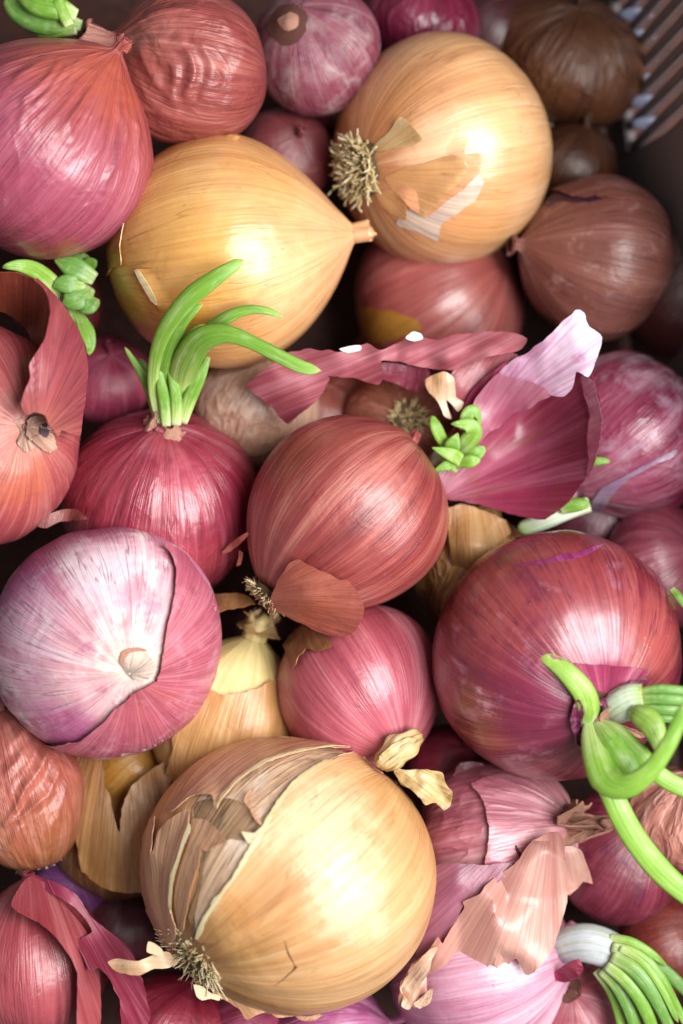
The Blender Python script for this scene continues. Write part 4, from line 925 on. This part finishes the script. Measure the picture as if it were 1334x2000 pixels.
mVP = skin('peel_tan', [(0, 'B88450'), (.5, 'CC9A62'), (1, 'C08C50')], dark=('8A5A2C', .6), light=('E6C492', .5), uv=True, rough=.42, bump=.6, trans=.2, tint='FFD8A0', vein=('7A4A22', .4, 7, .05))
peel('torn_skin', [(868, 1000), (900, 985), (950, 1000), (985, 1015), (1000, 1040), (975, 1060), (950, 1075), (935, 1110), (905, 1150), (885, 1130), (880, 1070)], [(870, 1010, -60), (950, 1010, -50), (995, 1040, -60), (905, 1145, -90), (930, 1070, -30)], mVP, focus=(900, 800), crump=9, parent=V_, seed=166)
X_ = simple('red_onion', 'blurred rose red streaked onion at the right edge above the big purple onion', (1290, 1115), -190, 122, (.5, .3, .5),
       skin('skin_rose_streaked', [(0, '8A3C48'), (1, '98485A')], dark=('6E2436', .7), light=('C88894', .6), rough=.36, seed=7.1, freq=1.2), seed=167, res=(110, 70))
leaf('leaf', [(1312, 1150, 10, 6), (1325, 1165, 18, 9), (1340, 1185, 18, 6)], GREEN, X_, flat=.6)
Z_ = simple('yellow_onion', 'slim yellow onion with a peeled pale neck between the lilac and torn yellow onions', (440, 1425), -110, 148, (.30, .93, .15),
       skin('skin_pale_yellow', [(0, 'C08A4C'), (.5, 'D2A468'), (.72, 'E2C684'), (.8, 'E6CE8C'), (.98, 'C8B878')], dark=('B0803C', .45), light=('F0DCAC', .5), rough=.34, coat=.3, bump=.4, seed=8.1, wob=.03), dict(hb=1.0, ht=1.28, b=.72, bb=.5, nl=.3, nr=.17, nq=1.8), seed=168, res=(130, 90))
neck(Z_, .17, .16, 1.46, mND, 6, (0, 0), 1.0)
mZP = skin('peel_yellow_tan', [(0, 'D2A468'), (.5, 'CE9C62'), (1, 'B47E4A')], dark=('A87440', .55), light=('EBCB98', .55), rough=.4, bump=.45, seed=2.4, trans=.08)
zf = [(525, 1332), (498, 1348), (470, 1356), (440, 1360), (410, 1352), (392, 1362), (365, 1400), (345, 1440), (345, 1465), (325, 1520), (305, 1575)]
flake(Z_, 'peeling_skin', zf + [(330, 1610), (420, 1600), (520, 1560), (570, 1470), (560, 1380)], mZP, h=11, w=40, free=zf, base=2, jag=1.6, seed=169)
AA = simple('pink_onion', 'pink onion with a straw coloured dried neck just above the torn yellow onion', (708, 1352), -50, 166, (.46, -.68, .52),
       skin('skin_pink', [(0, '984848'), (.4, 'B45A62'), (.75, 'C66A78'), (.97, 'D2A090'), (1, 'D8B898')], dark=('963A50', .55), light=('E2A0A8', .6), rough=.34, coat=.25, bump=.4, seed=9.3, freq=1.2, vein=('8A3448', .3, 10, .03)), dict(hb=.9, ht=.95, b=.58, nl=.0, nr=.09), seed=170, res=(150, 90), lump=.02, rib=.006)
leaf('neck', [(818, 1440, 70, 12), (806, 1446, 90, 20), (792, 1456, 104, 27), (776, 1468, 110, 28), (760, 1480, 110, 25), (748, 1490, 104, 20), (741, 1496, 98, 12)], mND, AA, flat=.8, n=44, ns=36, groove=0, wr=.16)
peel('neck', [(742, 1478), (765, 1455), (795, 1442), (812, 1444), (806, 1452), (782, 1462), (766, 1478), (756, 1494), (745, 1492)], [(745, 1485, 125), (770, 1460, 138), (808, 1446, 112), (780, 1464, 136), (752, 1492, 122)], mND, focus=(840, 1400), crump=4, cf=.09, parent=AA, seed=270, jag=1.8, grid=5)
flake(AA, 'skin_flake', [(545, 1215), (570, 1205), (600, 1225), (640, 1245), (652, 1262), (625, 1275), (600, 1270), (580, 1305), (560, 1270), (548, 1240)], skin('flake_ochre', [(0, '8A5A34'), (1, 'A87848')], dark=('6A4024', .6), light=('C89C68', .4), rough=.5, seed=3, trans=.1), h=10, w=40, base=3, jag=2.5, seed=171)
CC = simple('crumpled_onion', 'wrinkled salmon brown onion at the left edge, its root end facing down', (38, 1545), -20, 118, (-.22, .95, .15),
       skin('skin_salmon', [(0, 'A87040'), (.15, 'B4704A'), (.5, 'B86A56'), (1, 'B4685C')], dark=('904A3E', .55), light=('E0A88E', .55), rough=.38, coat=.18, bump=.5, crinkle=.2, seed=1.6, vein=('8A5030', .4, 9, .04)), dict(hb=1.28, ht=1.4, b=.55, bb=.42), seed=172, res=(220, 170), lump=.03, rib=.010, wrink=.012, creases=[
          ([(5, 1605), (30, 1575), (60, 1530), (85, 1480), (92, 1455)], 8, 6), ([(15, 1608), (55, 1590), (92, 1550), (110, 1500)], 8, 6), ([(10, 1450), (40, 1430), (70, 1400)], 6, 8), ([(90, 1640), (110, 1590), (125, 1530)], 5, 7), ([(20, 1660), (30, 1640), (40, 1620)], 4, 6), ([(5, 1520), (25, 1490), (40, 1460)], 6, 7)])
roots(CC, 100, .3, .12, 12, ROOTPALE, .016, 1.2, .4)
DD = simple('red_onion', 'pinkish red onion in the bottom left corner with flaring crimson skins', (68, 1885), -10, 152, (-.05, .97, .15),
       skin('skin_rose', [(0, 'A85058'), (.5, 'B4565C'), (.8, 'A04048'), (1, '8E343C')], dark=('963C46', .5), light=('DE9A98', .5), rough=.34, coat=.25, bump=.45, seed=2.9, vein=('8A3038', .3, 9, .03)), dict(hb=.95, ht=1.2, b=.68, nl=.06, nr=.1), seed=175, res=(150, 90), lump=.02)
mCR = skin('peel_crimson', [(0, 'A83058'), (.5, 'A02C4C'), (1, '8E2440')], dark=('701430', .6), light=('D07890', .5), uv=True, rough=.42, coat=.08, bump=.35, trans=.25, tint='FF90A0', vein=('D890A4', .35, 7, .04))
peel('flaring_skin', [(48, 1708), (70, 1712), (110, 1725), (150, 1750), (180, 1790), (210, 1815), (240, 1840), (262, 1870), (275, 1910), (290, 1960), (298, 2040), (240, 2040), (236, 1965), (222, 1930), (207, 1905), (190, 1888), (176, 1897), (160, 1870), (147, 1848), (158, 1835), (178, 1818), (165, 1795), (140, 1770), (105, 1745), (70, 1730)],
     [(50, 1712, 70), (110, 1730, 90), (170, 1785, 100), (148, 1850, 125), (190, 1890, 120), (240, 1850, 70), (270, 1900, 50), (290, 2020, 30), (230, 1980, 100)], mCR, focus=(40, 1600), scale=170, crump=5, parent=DD, seed=176, jag=2, ripple=0, facet=8, fs=60, th=.8)
peel('flaring_skin', [(20, 1770), (40, 1730), (60, 1712), (95, 1730), (130, 1770), (170, 1820), (190, 1870), (196, 1960), (190, 2040), (150, 2040), (150, 1900), (110, 1830), (70, 1800)], [(60, 1715, 85), (20, 1770, 130), (70, 1800, 140), (150, 1900, 150), (190, 1900, 80), (190, 2030, 60)], skin('peel_rose', [(0, '8A3038'), (.5, 'A8484E'), (1, 'B85C60')], dark=('8A303C', .5), light=('DE9A98', .5), uv=True, rough=.36, coat=.2, bump=.45, trans=.12), focus=(50, 1600), scale=170, crump=4, parent=DD, seed=177, jag=1)
EE = simple('tan_onion', 'tan brown onion in loose torn skins left of the torn yellow onion', (232, 1640), -165, 118, (.1, .95, .2),
       skin('skin_tan_brown', [(0, '7E4E30'), (.5, '9E6A40'), (1, 'C08A50')], dark=('5A3420', .6), light=('C89868', .5), rough=.42, bump=.6, crinkle=.5, seed=3.9, vein=('5A3018', .4, 7, .05)), seed=178, res=(130, 80), lump=.04, wrink=.02)
peel('torn_skin', [(150, 1470), (195, 1475), (205, 1520), (215, 1570), (232, 1625), (240, 1570), (262, 1530), (300, 1500), (345, 1470), (330, 1540), (300, 1600), (285, 1680), (280, 1740), (220, 1740), (160, 1700), (145, 1600)],
     [(150, 1480, -30), (200, 1500, -5), (230, 1620, 5), (260, 1540, -20), (340, 1480, -40), (280, 1720, -10), (160, 1690, -20), (235, 1680, 10)], mVP, focus=(240, 1200), scale=170, crump=5, parent=EE, seed=179, jag=2, ripple=1, facet=6, fs=60, th=.8)
simple('yellow_onion', 'small amber onion in the hole of the torn tan skins at the left', (258, 1500), -170, 92, (.5, .5, .5),
       skin('skin_amber', [(0, 'B87C2C'), (1, 'CE9440')], dark=('9A6420', .5), light=('E6BC74', .4), rough=.32, coat=.3, seed=4.3), seed=180, res=(90, 60))
simple('purple_onion', 'small violet onion between the salmon brown root end and the crimson flaring skin', (140, 1730), -180, 78, (.3, .2, .8),
       skin('skin_violet', [(0, '7A3A80'), (1, '94569A')], dark=('5E2A66', .5), light=('B88ABC', .5), rough=.4, seed=5.3), seed=181, res=(80, 56))
simple('red_onion', 'deep crimson onion at the bottom edge between the rose onion and the torn yellow root', (345, 2000), -70, 118, (.4, .85, .2),
       skin('skin_crimson', [(0, '7A1830'), (.6, '8E2038'), (1, '9A2C44')], dark=('5A0C20', .6), light=('B8586C', .4), rough=.36, coat=.2, seed=6.2), seed=182, res=(120, 76), lump=.03)
simple('purple_onion', 'purple pink onion at the bottom edge directly under the torn yellow onion', (640, 2030), -120, 150, (.9, .3, .2),
       skin('skin_purple_pink', [(0, '8A3A68'), (.5, 'A85080'), (1, 'B870A0')], dark=('7A2A58', .6), light=('DEB0D0', .6), rough=.4, bump=.5, seed=7.2, vein=('E0B8D8', .4, 8, .05)), seed=183, res=(120, 76), lump=.03)
simple('purple_onion', 'wine red onion lying at the bottom edge beneath the root of the torn yellow onion', (475, 2010), -90, 100, (.8, .4, .2),
       skin('skin_wine', [(0, '8A2A48'), (1, '98365A')], dark=('6A1838', .6), light=('C07090', .4), rough=.4, seed=7.9), seed=184, res=(100, 64), lump=.02)
HH = simple('mauve_onion', 'mauve onion right of the torn yellow onion with a brown twisted neck', (972, 1648), -110, 182, (.82, .26, .42),
       skin('skin_mauve', [(0, '84344A'), (.4, 'AE6474'), (.75, 'C4808C'), (1, 'C08C80')], dark=('86344A', .55), light=('E2B4BA', .6), rough=.32, coat=.3, bump=.6, crinkle=.5, seed=8.9), dict(hb=.92, ht=.95, b=.58, nl=.0, nr=.12), seed=185, res=(150, 90), lump=.03, rib=.012, wrink=.015)
neck(HH, .17, .26, .85, DRYRED, 11, (.05, .1), 1.1)
hf = [(925, 1535), (942, 1560), (952, 1600), (956, 1650), (952, 1694)]
flake(HH, 'torn_skin', hf + [(1000, 1690), (1060, 1650), (1100, 1600), (1060, 1540), (980, 1510)], HH.mat, h=15, w=50, free=hf, base=.5, jag=1.5, seed=186)
flake(HH, 'torn_edge', [(1004, 1660), (1006, 1650), (1018, 1668), (1022, 1680), (1008, 1692), (985, 1697), (1003, 1688), (1014, 1677)], DRYDARK, h=1, w=10, base=1.2, jag=.8, seed=187, grid=5)
mHP = skin('peel_peach', [(0, 'CC9088'), (.4, 'DEACA0'), (.8, 'DCA494'), (1, 'D8A480')], dark=('BE7E74', .4), light=('F0D0BA', .6), uv=True, rough=.3, coat=.3, bump=.3, trans=.35, tint='FFD8C8', vein=('A06040', .2, 8, .03))
peel('onion_skin', [(1040, 1640), (1075, 1625), (1100, 1630), (1106, 1690), (1108, 1750), (1096, 1800), (1085, 1845), (1062, 1880), (1032, 1905), (1006, 1872), (985, 1900), (965, 1880), (938, 1905), (915, 1900), (880, 1925), (855, 1918), (838, 1935), (818, 1945), (812, 1968), (798, 1960), (780, 1958), (786, 1920), (806, 1880), (832, 1860), (856, 1828), (862, 1842), (885, 1805), (905, 1775), (905, 1760), (935, 1745), (965, 1715), (1005, 1690), (1020, 1665)],
     [(1050, 1645, 85), (1105, 1700, 70), (1090, 1830, 60), (1030, 1900, 80), (960, 1890, 70), (850, 1925, 50), (785, 1950, 40), (850, 1840, 70), (905, 1770, 85), (960, 1720, 88), (1010, 1690, 92), (1000, 1800, 105)], mHP, focus=(1080, 1560), scale=190, crump=3, cf=.03, seed=188, jag=2, facet=24, fs=58, th=.8, cat='onion skin', label='crinkled peach coloured dry skin draped over the lilac onion, its lower left end frayed')
mFR = skin('peel_frayed', [(0, 'D2A284'), (1, 'E8C8A8')], dark=('B07A58', .5), light=('F4E4CC', .5), uv=True, rough=.5, trans=.25, vein=('8A5030', .5, 12, .06))
for k, p in enumerate(([(778, 1925), (800, 1890), (830, 1862), (850, 1850), (842, 1885), (828, 1915), (812, 1945), (800, 1972), (785, 1965), (790, 1945)], [(812, 1960), (835, 1935), (845, 1930), (840, 1960), (822, 1970)])):
    peel('onion_skin', p, [(790, 1940, 55), (845, 1860, 95)], mFR, focus=(900, 1780), crump=5, seed=190 + k, jag=3, grid=6, cat='onion skin', label=('frayed straw coloured strip of skin at the lower left end of the peach skin', 'short torn tan chip of skin hanging beside the frayed straw strip')[k], parent=None)
II = simple('lilac_onion', 'pale lilac pink onion under the peach skin, ending in a thick white and green stem', (930, 1888), -120, 188, (.93, .22, .25),
       skin('skin_lilac', [(0, '9A5470'), (.4, 'C088A0'), (.75, 'CDA0B4'), (1, 'B85A78')], dark=('A8587C', .6), light=('EBD8E2', .65), rough=.38, coat=.2, bump=.5, seed=9.9, freq=1.2, vein=('A86084', .35, 9, .04)), dict(hb=.95, ht=.98, b=.6, nl=.1, nr=.18), seed=192, res=(150, 90), lump=.025, rib=.008)
s = sprout(II)
def L(name, pts, mat, **kw): return leaf(name, [(a, b, z, w * .78) for a, b, z, w in pts], mat, II, parent=s, **kw)
L('stem', [(1060, 1868, -50, 34), (1100, 1848, -15, 44), (1145, 1842, 10, 50), (1190, 1856, 20, 48), (1222, 1882, 18, 40)], STEMV, flat=.85, tip=False)
for pts, m in (([(1190, 1835, 35, 14), (1230, 1842, 48, 16), (1270, 1862, 48, 12), (1303, 1888, 40, 4)], GREEN2), ([(1195, 1850, 45, 14), (1245, 1868, 64, 18), (1285, 1905, 66, 16), (1318, 1960, 55, 12), (1345, 2010, 45, 8)], GREEN),
               ([(1195, 1868, 50, 15), (1240, 1895, 72, 20), (1275, 1940, 74, 18), (1305, 2000, 62, 14), (1315, 2040, 55, 10)], DEEP), ([(1185, 1885, 48, 14), (1222, 1915, 66, 18), (1252, 1955, 66, 18), (1275, 2010, 55, 15), (1280, 2050, 50, 12)], GREEN),
               ([(1175, 1895, 35, 13), (1205, 1925, 50, 17), (1230, 1970, 48, 18), (1245, 2020, 40, 16), (1250, 2060, 36, 12)], DEEP), ([(1220, 1862, 25, 14), (1275, 1880, 30, 16), (1325, 1920, 24, 16), (1370, 1970, 14, 12)], DEEP),
               ([(1165, 1895, 20, 12), (1195, 1935, 28, 15), (1212, 1980, 24, 16), (1222, 2040, 20, 14)], GREEN2), ([(1210, 1852, 55, 8), (1255, 1880, 74, 10), (1292, 1930, 78, 10), (1325, 1998, 70, 7)], GREEN2)):
    L('leaf', pts, m, flat=.5)
peel('torn_skin', [(1080, 1905), (1100, 1885), (1130, 1872), (1140, 1890), (1125, 1912), (1100, 1920), (1085, 1918)], [(1085, 1915, 10), (1130, 1880, 60)], mCR, focus=(1000, 1850), crump=5, parent=II, seed=193)
LL = simple('pink_onion', 'pink onion in the bottom right corner beneath the green shoots of the white stem', (1118, 1995), -130, 118, (-.1, .62, .72),
       skin('skin_pink_pale', [(0, '98505C'), (.5, 'B86E7C'), (1, 'A04A50')], dark=('8A3848', .5), light=('E4B4BC', .6), rough=.36, coat=.2, bump=.5, seed=1.4), dict(nl=.0, nr=.1), seed=194, res=(120, 76), lump=.03)
flake(LL, 'neck_hollow', [(1078, 1925), (1095, 1905), (1120, 1905), (1135, 1925), (1130, 1950), (1100, 1960), (1082, 1948)], DRYDARK, h=1, w=24, base=6, jag=3, seed=195, grid=6)
JJ = simple('red_onion', 'dark crimson blurred onion under the longest green shoot at the lower right', (1212, 1672), -130, 132, (.3, .6, .6),
       skin('skin_crimson_dull', [(0, '742436'), (.6, '8A3448'), (1, '8A3444')], dark=('561424', .6), light=('B8687C', .45), rough=.42, bump=.5, seed=2.2, patches=[('6A2048', .54, .66, 2.6, .6, False)]), seed=196, res=(120, 76), lump=.03)
KK = simple('peach_onion', 'peach pink onion with wavy ribbed skin at the right edge behind the green shoots', (1330, 1600), -70, 112, (.15, .9, .35),
       skin('skin_peach', [(0, 'C07C6C'), (1, 'CE9080')], dark=('A85A54', .55), light=('EBC0B0', .55), rough=.38, bump=.6, crinkle=.5, seed=3.2, freq=1.2), seed=197, res=(120, 76), lump=.02, rib=.02)
MM = simple('red_onion', 'dark red brown onion at the right edge just above the spray of green leaves', (1305, 1835), -170, 100, (.6, .4, .5),
       skin('skin_red_brown_dull', [(0, '7A3028'), (1, '8E4034')], dark=('581C1A', .6), light=('B87060', .4), rough=.42, seed=4.2), seed=198, res=(100, 64))
GG = peel('onion_skin', [(890, 1500), (930, 1490), (1000, 1520), (1050, 1545), (1035, 1580), (960, 1560), (920, 1600), (890, 1640), (870, 1600)], [(900, 1500, -60), (1000, 1540, -70), (900, 1620, -40)], skin('peel_wine', [(0, '6E1C2C'), (1, '7E2838')], dark=('501020', .6), light=('A05060', .4), uv=True, rough=.4, trans=.1), focus=(900, 1300), crump=8, seed=199, cat='onion skin', label='wine red loose skin tucked under the lower edge of the big glossy purple onion')
peel('onion_skin', [(1090, 1655), (1112, 1650), (1130, 1660), (1150, 1700), (1158, 1725), (1140, 1722), (1128, 1735), (1108, 1745)], [(1100, 1660, 10), (1150, 1715, -10)], mHP, focus=(1080, 1560), crump=4, seed=200, cat='onion skin', label='small peach scrap of skin below the brown twisted neck of the mauve onion')

# ------------------------------------------------------------------ the magenta skin cup and the strips beside it
mT = skin('peel_magenta', [(0, 'B84C70'), (.35, 'AE3C60'), (.7, '9E3050'), (1, 'B45070')], dark=('861E40', .5), light=('DE94AC', .55), uv=True, rough=.3, coat=.3, bump=.3, trans=.32, tint='FF98B0', vein=('C07090', .3, 7, .04), seed=1.8,
          patches=[('8A5A34', .56, .68, 2.6, .5, False)])
peel('onion_skin', [(848, 945), (862, 905), (880, 870), (892, 820), (915, 775), (945, 738), (985, 710), (1040, 690), (1100, 688), (1140, 705), (1162, 745), (1172, 800), (1168, 860), (1150, 920), (1112, 978), (1064, 1014), (1010, 1008), (950, 990), (900, 978), (862, 972)],
     [(850, 950, -60), (900, 800, -30), (985, 712, 0), (1100, 690, 10), (1165, 760, 25), (1170, 850, 30), (1110, 975, 10), (1060, 1010, -5), (920, 980, -40), (980, 860, -95), (1050, 850, -110), (1100, 820, -70), (960, 930, -70), (1020, 780, -80)], mT, focus=(840, 985), scale=170, crump=3, cf=.025, seed=201, jag=1.5, cat='onion skin', label='hollow magenta onion skin cup right of the middle red onion', ripple=0, facet=18, fs=80, th=.8)
mFL = skin('peel_lilac_flap', [(0, 'C080A0'), (.4, 'D8B4CC'), (1, 'DED0E4')], dark=('A85A88', .55), light=('F0EAF4', .6), uv=True, rough=.42, coat=.1, bump=.4, trans=.15, seed=2.7, patches=[('B06090', .53, .66, 3, .6, True)])
peel('onion_skin', [(965, 745), (985, 718), (1010, 700), (1045, 678), (1085, 643), (1126, 606), (1141, 614), (1150, 638), (1174, 660), (1162, 705), (1150, 735), (1128, 728), (1116, 760), (1100, 776), (1078, 774), (1060, 762), (1030, 752), (1000, 752)],
     [(985, 725, 5), (1050, 685, 35), (1126, 608, 75), (1170, 660, 60), (1130, 720, 60), (1085, 772, 45), (1070, 725, 40)], mFL, focus=(900, 860), scale=150, crump=3, cf=.05, seed=202, jag=2, cat='onion skin', label='pale lilac folded flap of skin standing at the top of the magenta cup', ripple=0, facet=17, fs=55, th=.8)
mST = skin('peel_strip_red', [(0, 'B06068'), (.5, 'A4505A'), (1, '9A4650')], dark=('843444', .6), light=('D496A0', .5), uv=True, rough=.55, coat=.0, bump=.35, trans=.14, vein=('7A2A3C', .3, 8, .04), seed=4.4)
peel('onion_skin', [(484, 756), (500, 736), (535, 708), (560, 690), (620, 682), (660, 686), (716, 670), (740, 680), (772, 672), (800, 655), (850, 662), (900, 652), (960, 648), (1000, 652), (1030, 662), (1022, 682), (985, 690), (940, 700), (915, 712), (880, 722), (830, 716), (790, 706), (742, 706), (748, 730), (736, 750), (690, 738), (640, 730), (646, 735), (632, 760), (618, 782), (590, 804), (560, 832), (545, 815), (535, 795), (512, 775)],
     [(490, 756, 10), (540, 720, 45), (560, 695, 20), (560, 825, -40), (600, 790, -10), (590, 745, 30), (630, 760, 0), (660, 690, 45), (690, 735, 5), (716, 672, 15), (740, 745, -15), (745, 690, 38), (800, 660, -5), (800, 690, 40), (830, 714, 0), (870, 665, 10), (880, 700, 35), (950, 652, -15), (950, 680, 25), (1025, 670, 0), (900, 715, -5)], mST, focus=(1500, 400), scale=140, crump=3, cf=.04, seed=203, jag=2.2, cat='onion skin', label='long torn reddish strip of skin lying above the middle red onion', ripple=0, facet=13, fs=60, th=.8)
peel('onion_skin', [(872, 760), (885, 722), (940, 700), (1000, 690), (1015, 700), (975, 735), (945, 770), (925, 800), (912, 835), (890, 815), (880, 785)], [(880, 740, -20), (1000, 695, -10), (915, 825, -50), (940, 760, -30)], skin('peel_rose_smooth', [(0, 'B46068'), (1, 'A8505A')], dark=('94404C', .4), light=('CE8A90', .4), uv=True, rough=.4, trans=.15), focus=(1100, 500), crump=5, seed=204, cat='onion skin', label='smooth rose skin curving behind the pale tan chip left of the magenta cup')
peel('onion_skin', [(745, 708), (790, 712), (835, 722), (840, 745), (815, 765), (780, 755), (745, 740)], [(745, 710, -40), (840, 740, -50), (780, 755, -60)], mCR, focus=(800, 500), crump=5, seed=205, cat='onion skin', label='dark purple scrap of skin above the root scar of the shrivelled onion')
mTC = skin('peel_chip', [(0, 'C89868'), (1, 'E6CCAC')], dark=('A87848', .5), light=('F0E2D0', .5), uv=True, rough=.45, trans=.15)
peel('onion_skin', [(832, 745), (848, 733), (866, 725), (886, 737), (890, 772), (906, 788), (895, 806), (882, 792), (872, 782), (878, 800), (884, 818), (868, 812), (852, 780), (838, 765)], [(835, 748, -5), (870, 728, 15), (900, 800, -20), (880, 815, -15)], mTC, focus=(860, 600), crump=6, cf=.08, seed=206, jag=1.5, grid=6, cat='onion skin', label='pale tan chip of skin standing between the root scar and the green rosette')
mWH = skin('peel_white', [(0, 'E8DCE0'), (1, 'F2EAEA')], uv=True, rough=.35)
for k, p in enumerate(([(664, 682), (685, 676), (706, 674), (704, 684), (680, 690)], [(792, 660), (806, 648), (822, 652), (826, 662), (810, 668)])):
    peel('onion_skin', p, [(p[0][0], p[0][1], 42)], mWH, crump=2, seed=207 + k, grid=5, jag=1, cat='onion skin', label=('white bright chip of skin on the reddish strip near the golden onion', 'white bright chip of skin on the reddish strip below the rosy brown onion')[k])
SO = onion('sprouting_onion', 'small onion hidden under the middle onion showing a rosette of stubby lime green shoots', (880, 905), -200, 80, (.1, .2, .97), dict(nl=0, nr=.2, ht=.9), seed=209, res=(72, 48))
setmat(SO, skin('skin_pale_orange', [(0, '9A5A44'), (1, 'B87C60')], dark=('7A4030', .6), light=('E0B498', .6), rough=.45, crinkle=.5))
s = sprout(SO)
for pts, m in (([(852, 920, -110, 18), (860, 895, -60, 24), (868, 868, -20, 20)], STEM),
               ([(885, 880, -60, 10), (866, 862, -15, 14), (852, 835, 0, 15), (846, 818, -2, 11), (843, 812, -4, 8)], GREEN2),
               ([(880, 885, -40, 14), (905, 870, 0, 20), (925, 845, 18, 22), (915, 830, 26, 20), (893, 828, 28, 13), (880, 828, 26, 8)], GREEN2),
               ([(905, 840, 0, 10), (912, 812, 10, 16), (925, 802, 10, 15), (935, 815, 6, 11), (938, 832, 0, 8)], GREEN),
               ([(870, 905, -40, 12), (880, 880, -5, 20), (888, 860, 5, 18), (895, 845, 5, 8)], GREEN),
               ([(880, 905, -40, 12), (920, 890, -5, 17), (940, 878, 0, 17), (946, 872, 0, 10)], GREEN),
               ([(878, 905, -30, 12), (910, 902, 5, 16), (930, 898, 10, 14), (938, 892, 8, 9)], GREEN2),
               ([(905, 905, -20, 14), (890, 892, 18, 17), (865, 882, 26, 14), (843, 874, 26, 8)], GREEN2),
               ([(895, 915, -30, 12), (880, 908, 8, 14), (860, 914, 12, 10), (845, 922, 8, 4)], GREEN)):
    leaf('leaf' if m is not STEM else 'stem', [(a, b, z, w * .8) for a, b, z, w in pts], m, SO, parent=s, flat=.4, ns=14, n=20, groove=.5, tl=.5)


peel('torn_skin', [(392, 1172), (420, 1160), (460, 1158), (490, 1168), (500, 1182), (470, 1186), (440, 1192), (415, 1200), (398, 1190)], [(395, 1175, -30), (440, 1162, -10), (495, 1175, -5), (430, 1195, 10), (480, 1185, 10)], skin('peel_umber', [(0, '8A5A34'), (1, 'A06C40')], dark=('4A2C18', .6), light=('C89C6C', .4), uv=True, rough=.5, trans=.2), focus=(440, 900), crump=3, parent=Z_, seed=280, facet=4, fs=30)

peel('onion_skin', [(845, 1700), (880, 1685), (940, 1690), (1000, 1688), (985, 1712), (940, 1745), (908, 1765), (890, 1800), (862, 1842), (835, 1870), (812, 1876), (830, 1800), (848, 1750)], [(850, 1700, 60), (1000, 1690, 78), (900, 1770, 82), (830, 1870, 50), (880, 1720, 85)], skin('peel_mauve', [(0, '96566A'), (.5, 'A4647A'), (1, '8E5062')], dark=('74384E', .5), light=('C898A8', .5), uv=True, rough=.36, coat=.2, bump=.4, trans=.15), focus=(1080, 1560), crump=3, facet=6, fs=60, seed=290, th=.8, cat='onion skin', label='smooth dark mauve skin between the mauve onion and the peach coloured skin')
mTP = skin('peel_pink_light', [(0, 'C87890'), (.5, 'C06A84'), (1, 'D090A4')], dark=('A04466', .5), light=('E6B4C4', .5), uv=True, rough=.3, coat=.3, bump=.35, trans=.3, tint='FFB0C4')
peel('onion_skin', [(903, 850), (908, 815), (925, 785), (945, 755), (972, 730), (990, 735), (1030, 748), (1062, 756), (1072, 775), (1050, 785), (1035, 800), (1005, 805), (985, 830), (960, 842), (940, 868), (918, 875)], [(905, 850, -10), (950, 750, 10), (1070, 770, 22), (990, 735, 25), (985, 825, -32), (920, 872, -25), (1010, 775, 5)], mTP, focus=(840, 985), crump=3, facet=12, fs=50, seed=291, th=.8, jag=2.5, cat='onion skin', label='light pink creased skin inside the upper left of the magenta cup')
peel('onion_skin', [(1138, 735), (1158, 748), (1170, 785), (1176, 830), (1172, 870), (1158, 915), (1146, 935), (1150, 890), (1146, 850), (1152, 810), (1142, 770)], [(1140, 740, 40), (1174, 830, 45), (1150, 930, 28), (1148, 850, 15), (1145, 780, 22)], mTP, focus=(840, 985), crump=2, facet=6, fs=40, seed=292, th=.8, jag=1.8, cat='onion skin', label='narrow pink curled rim of skin along the right side of the magenta cup')
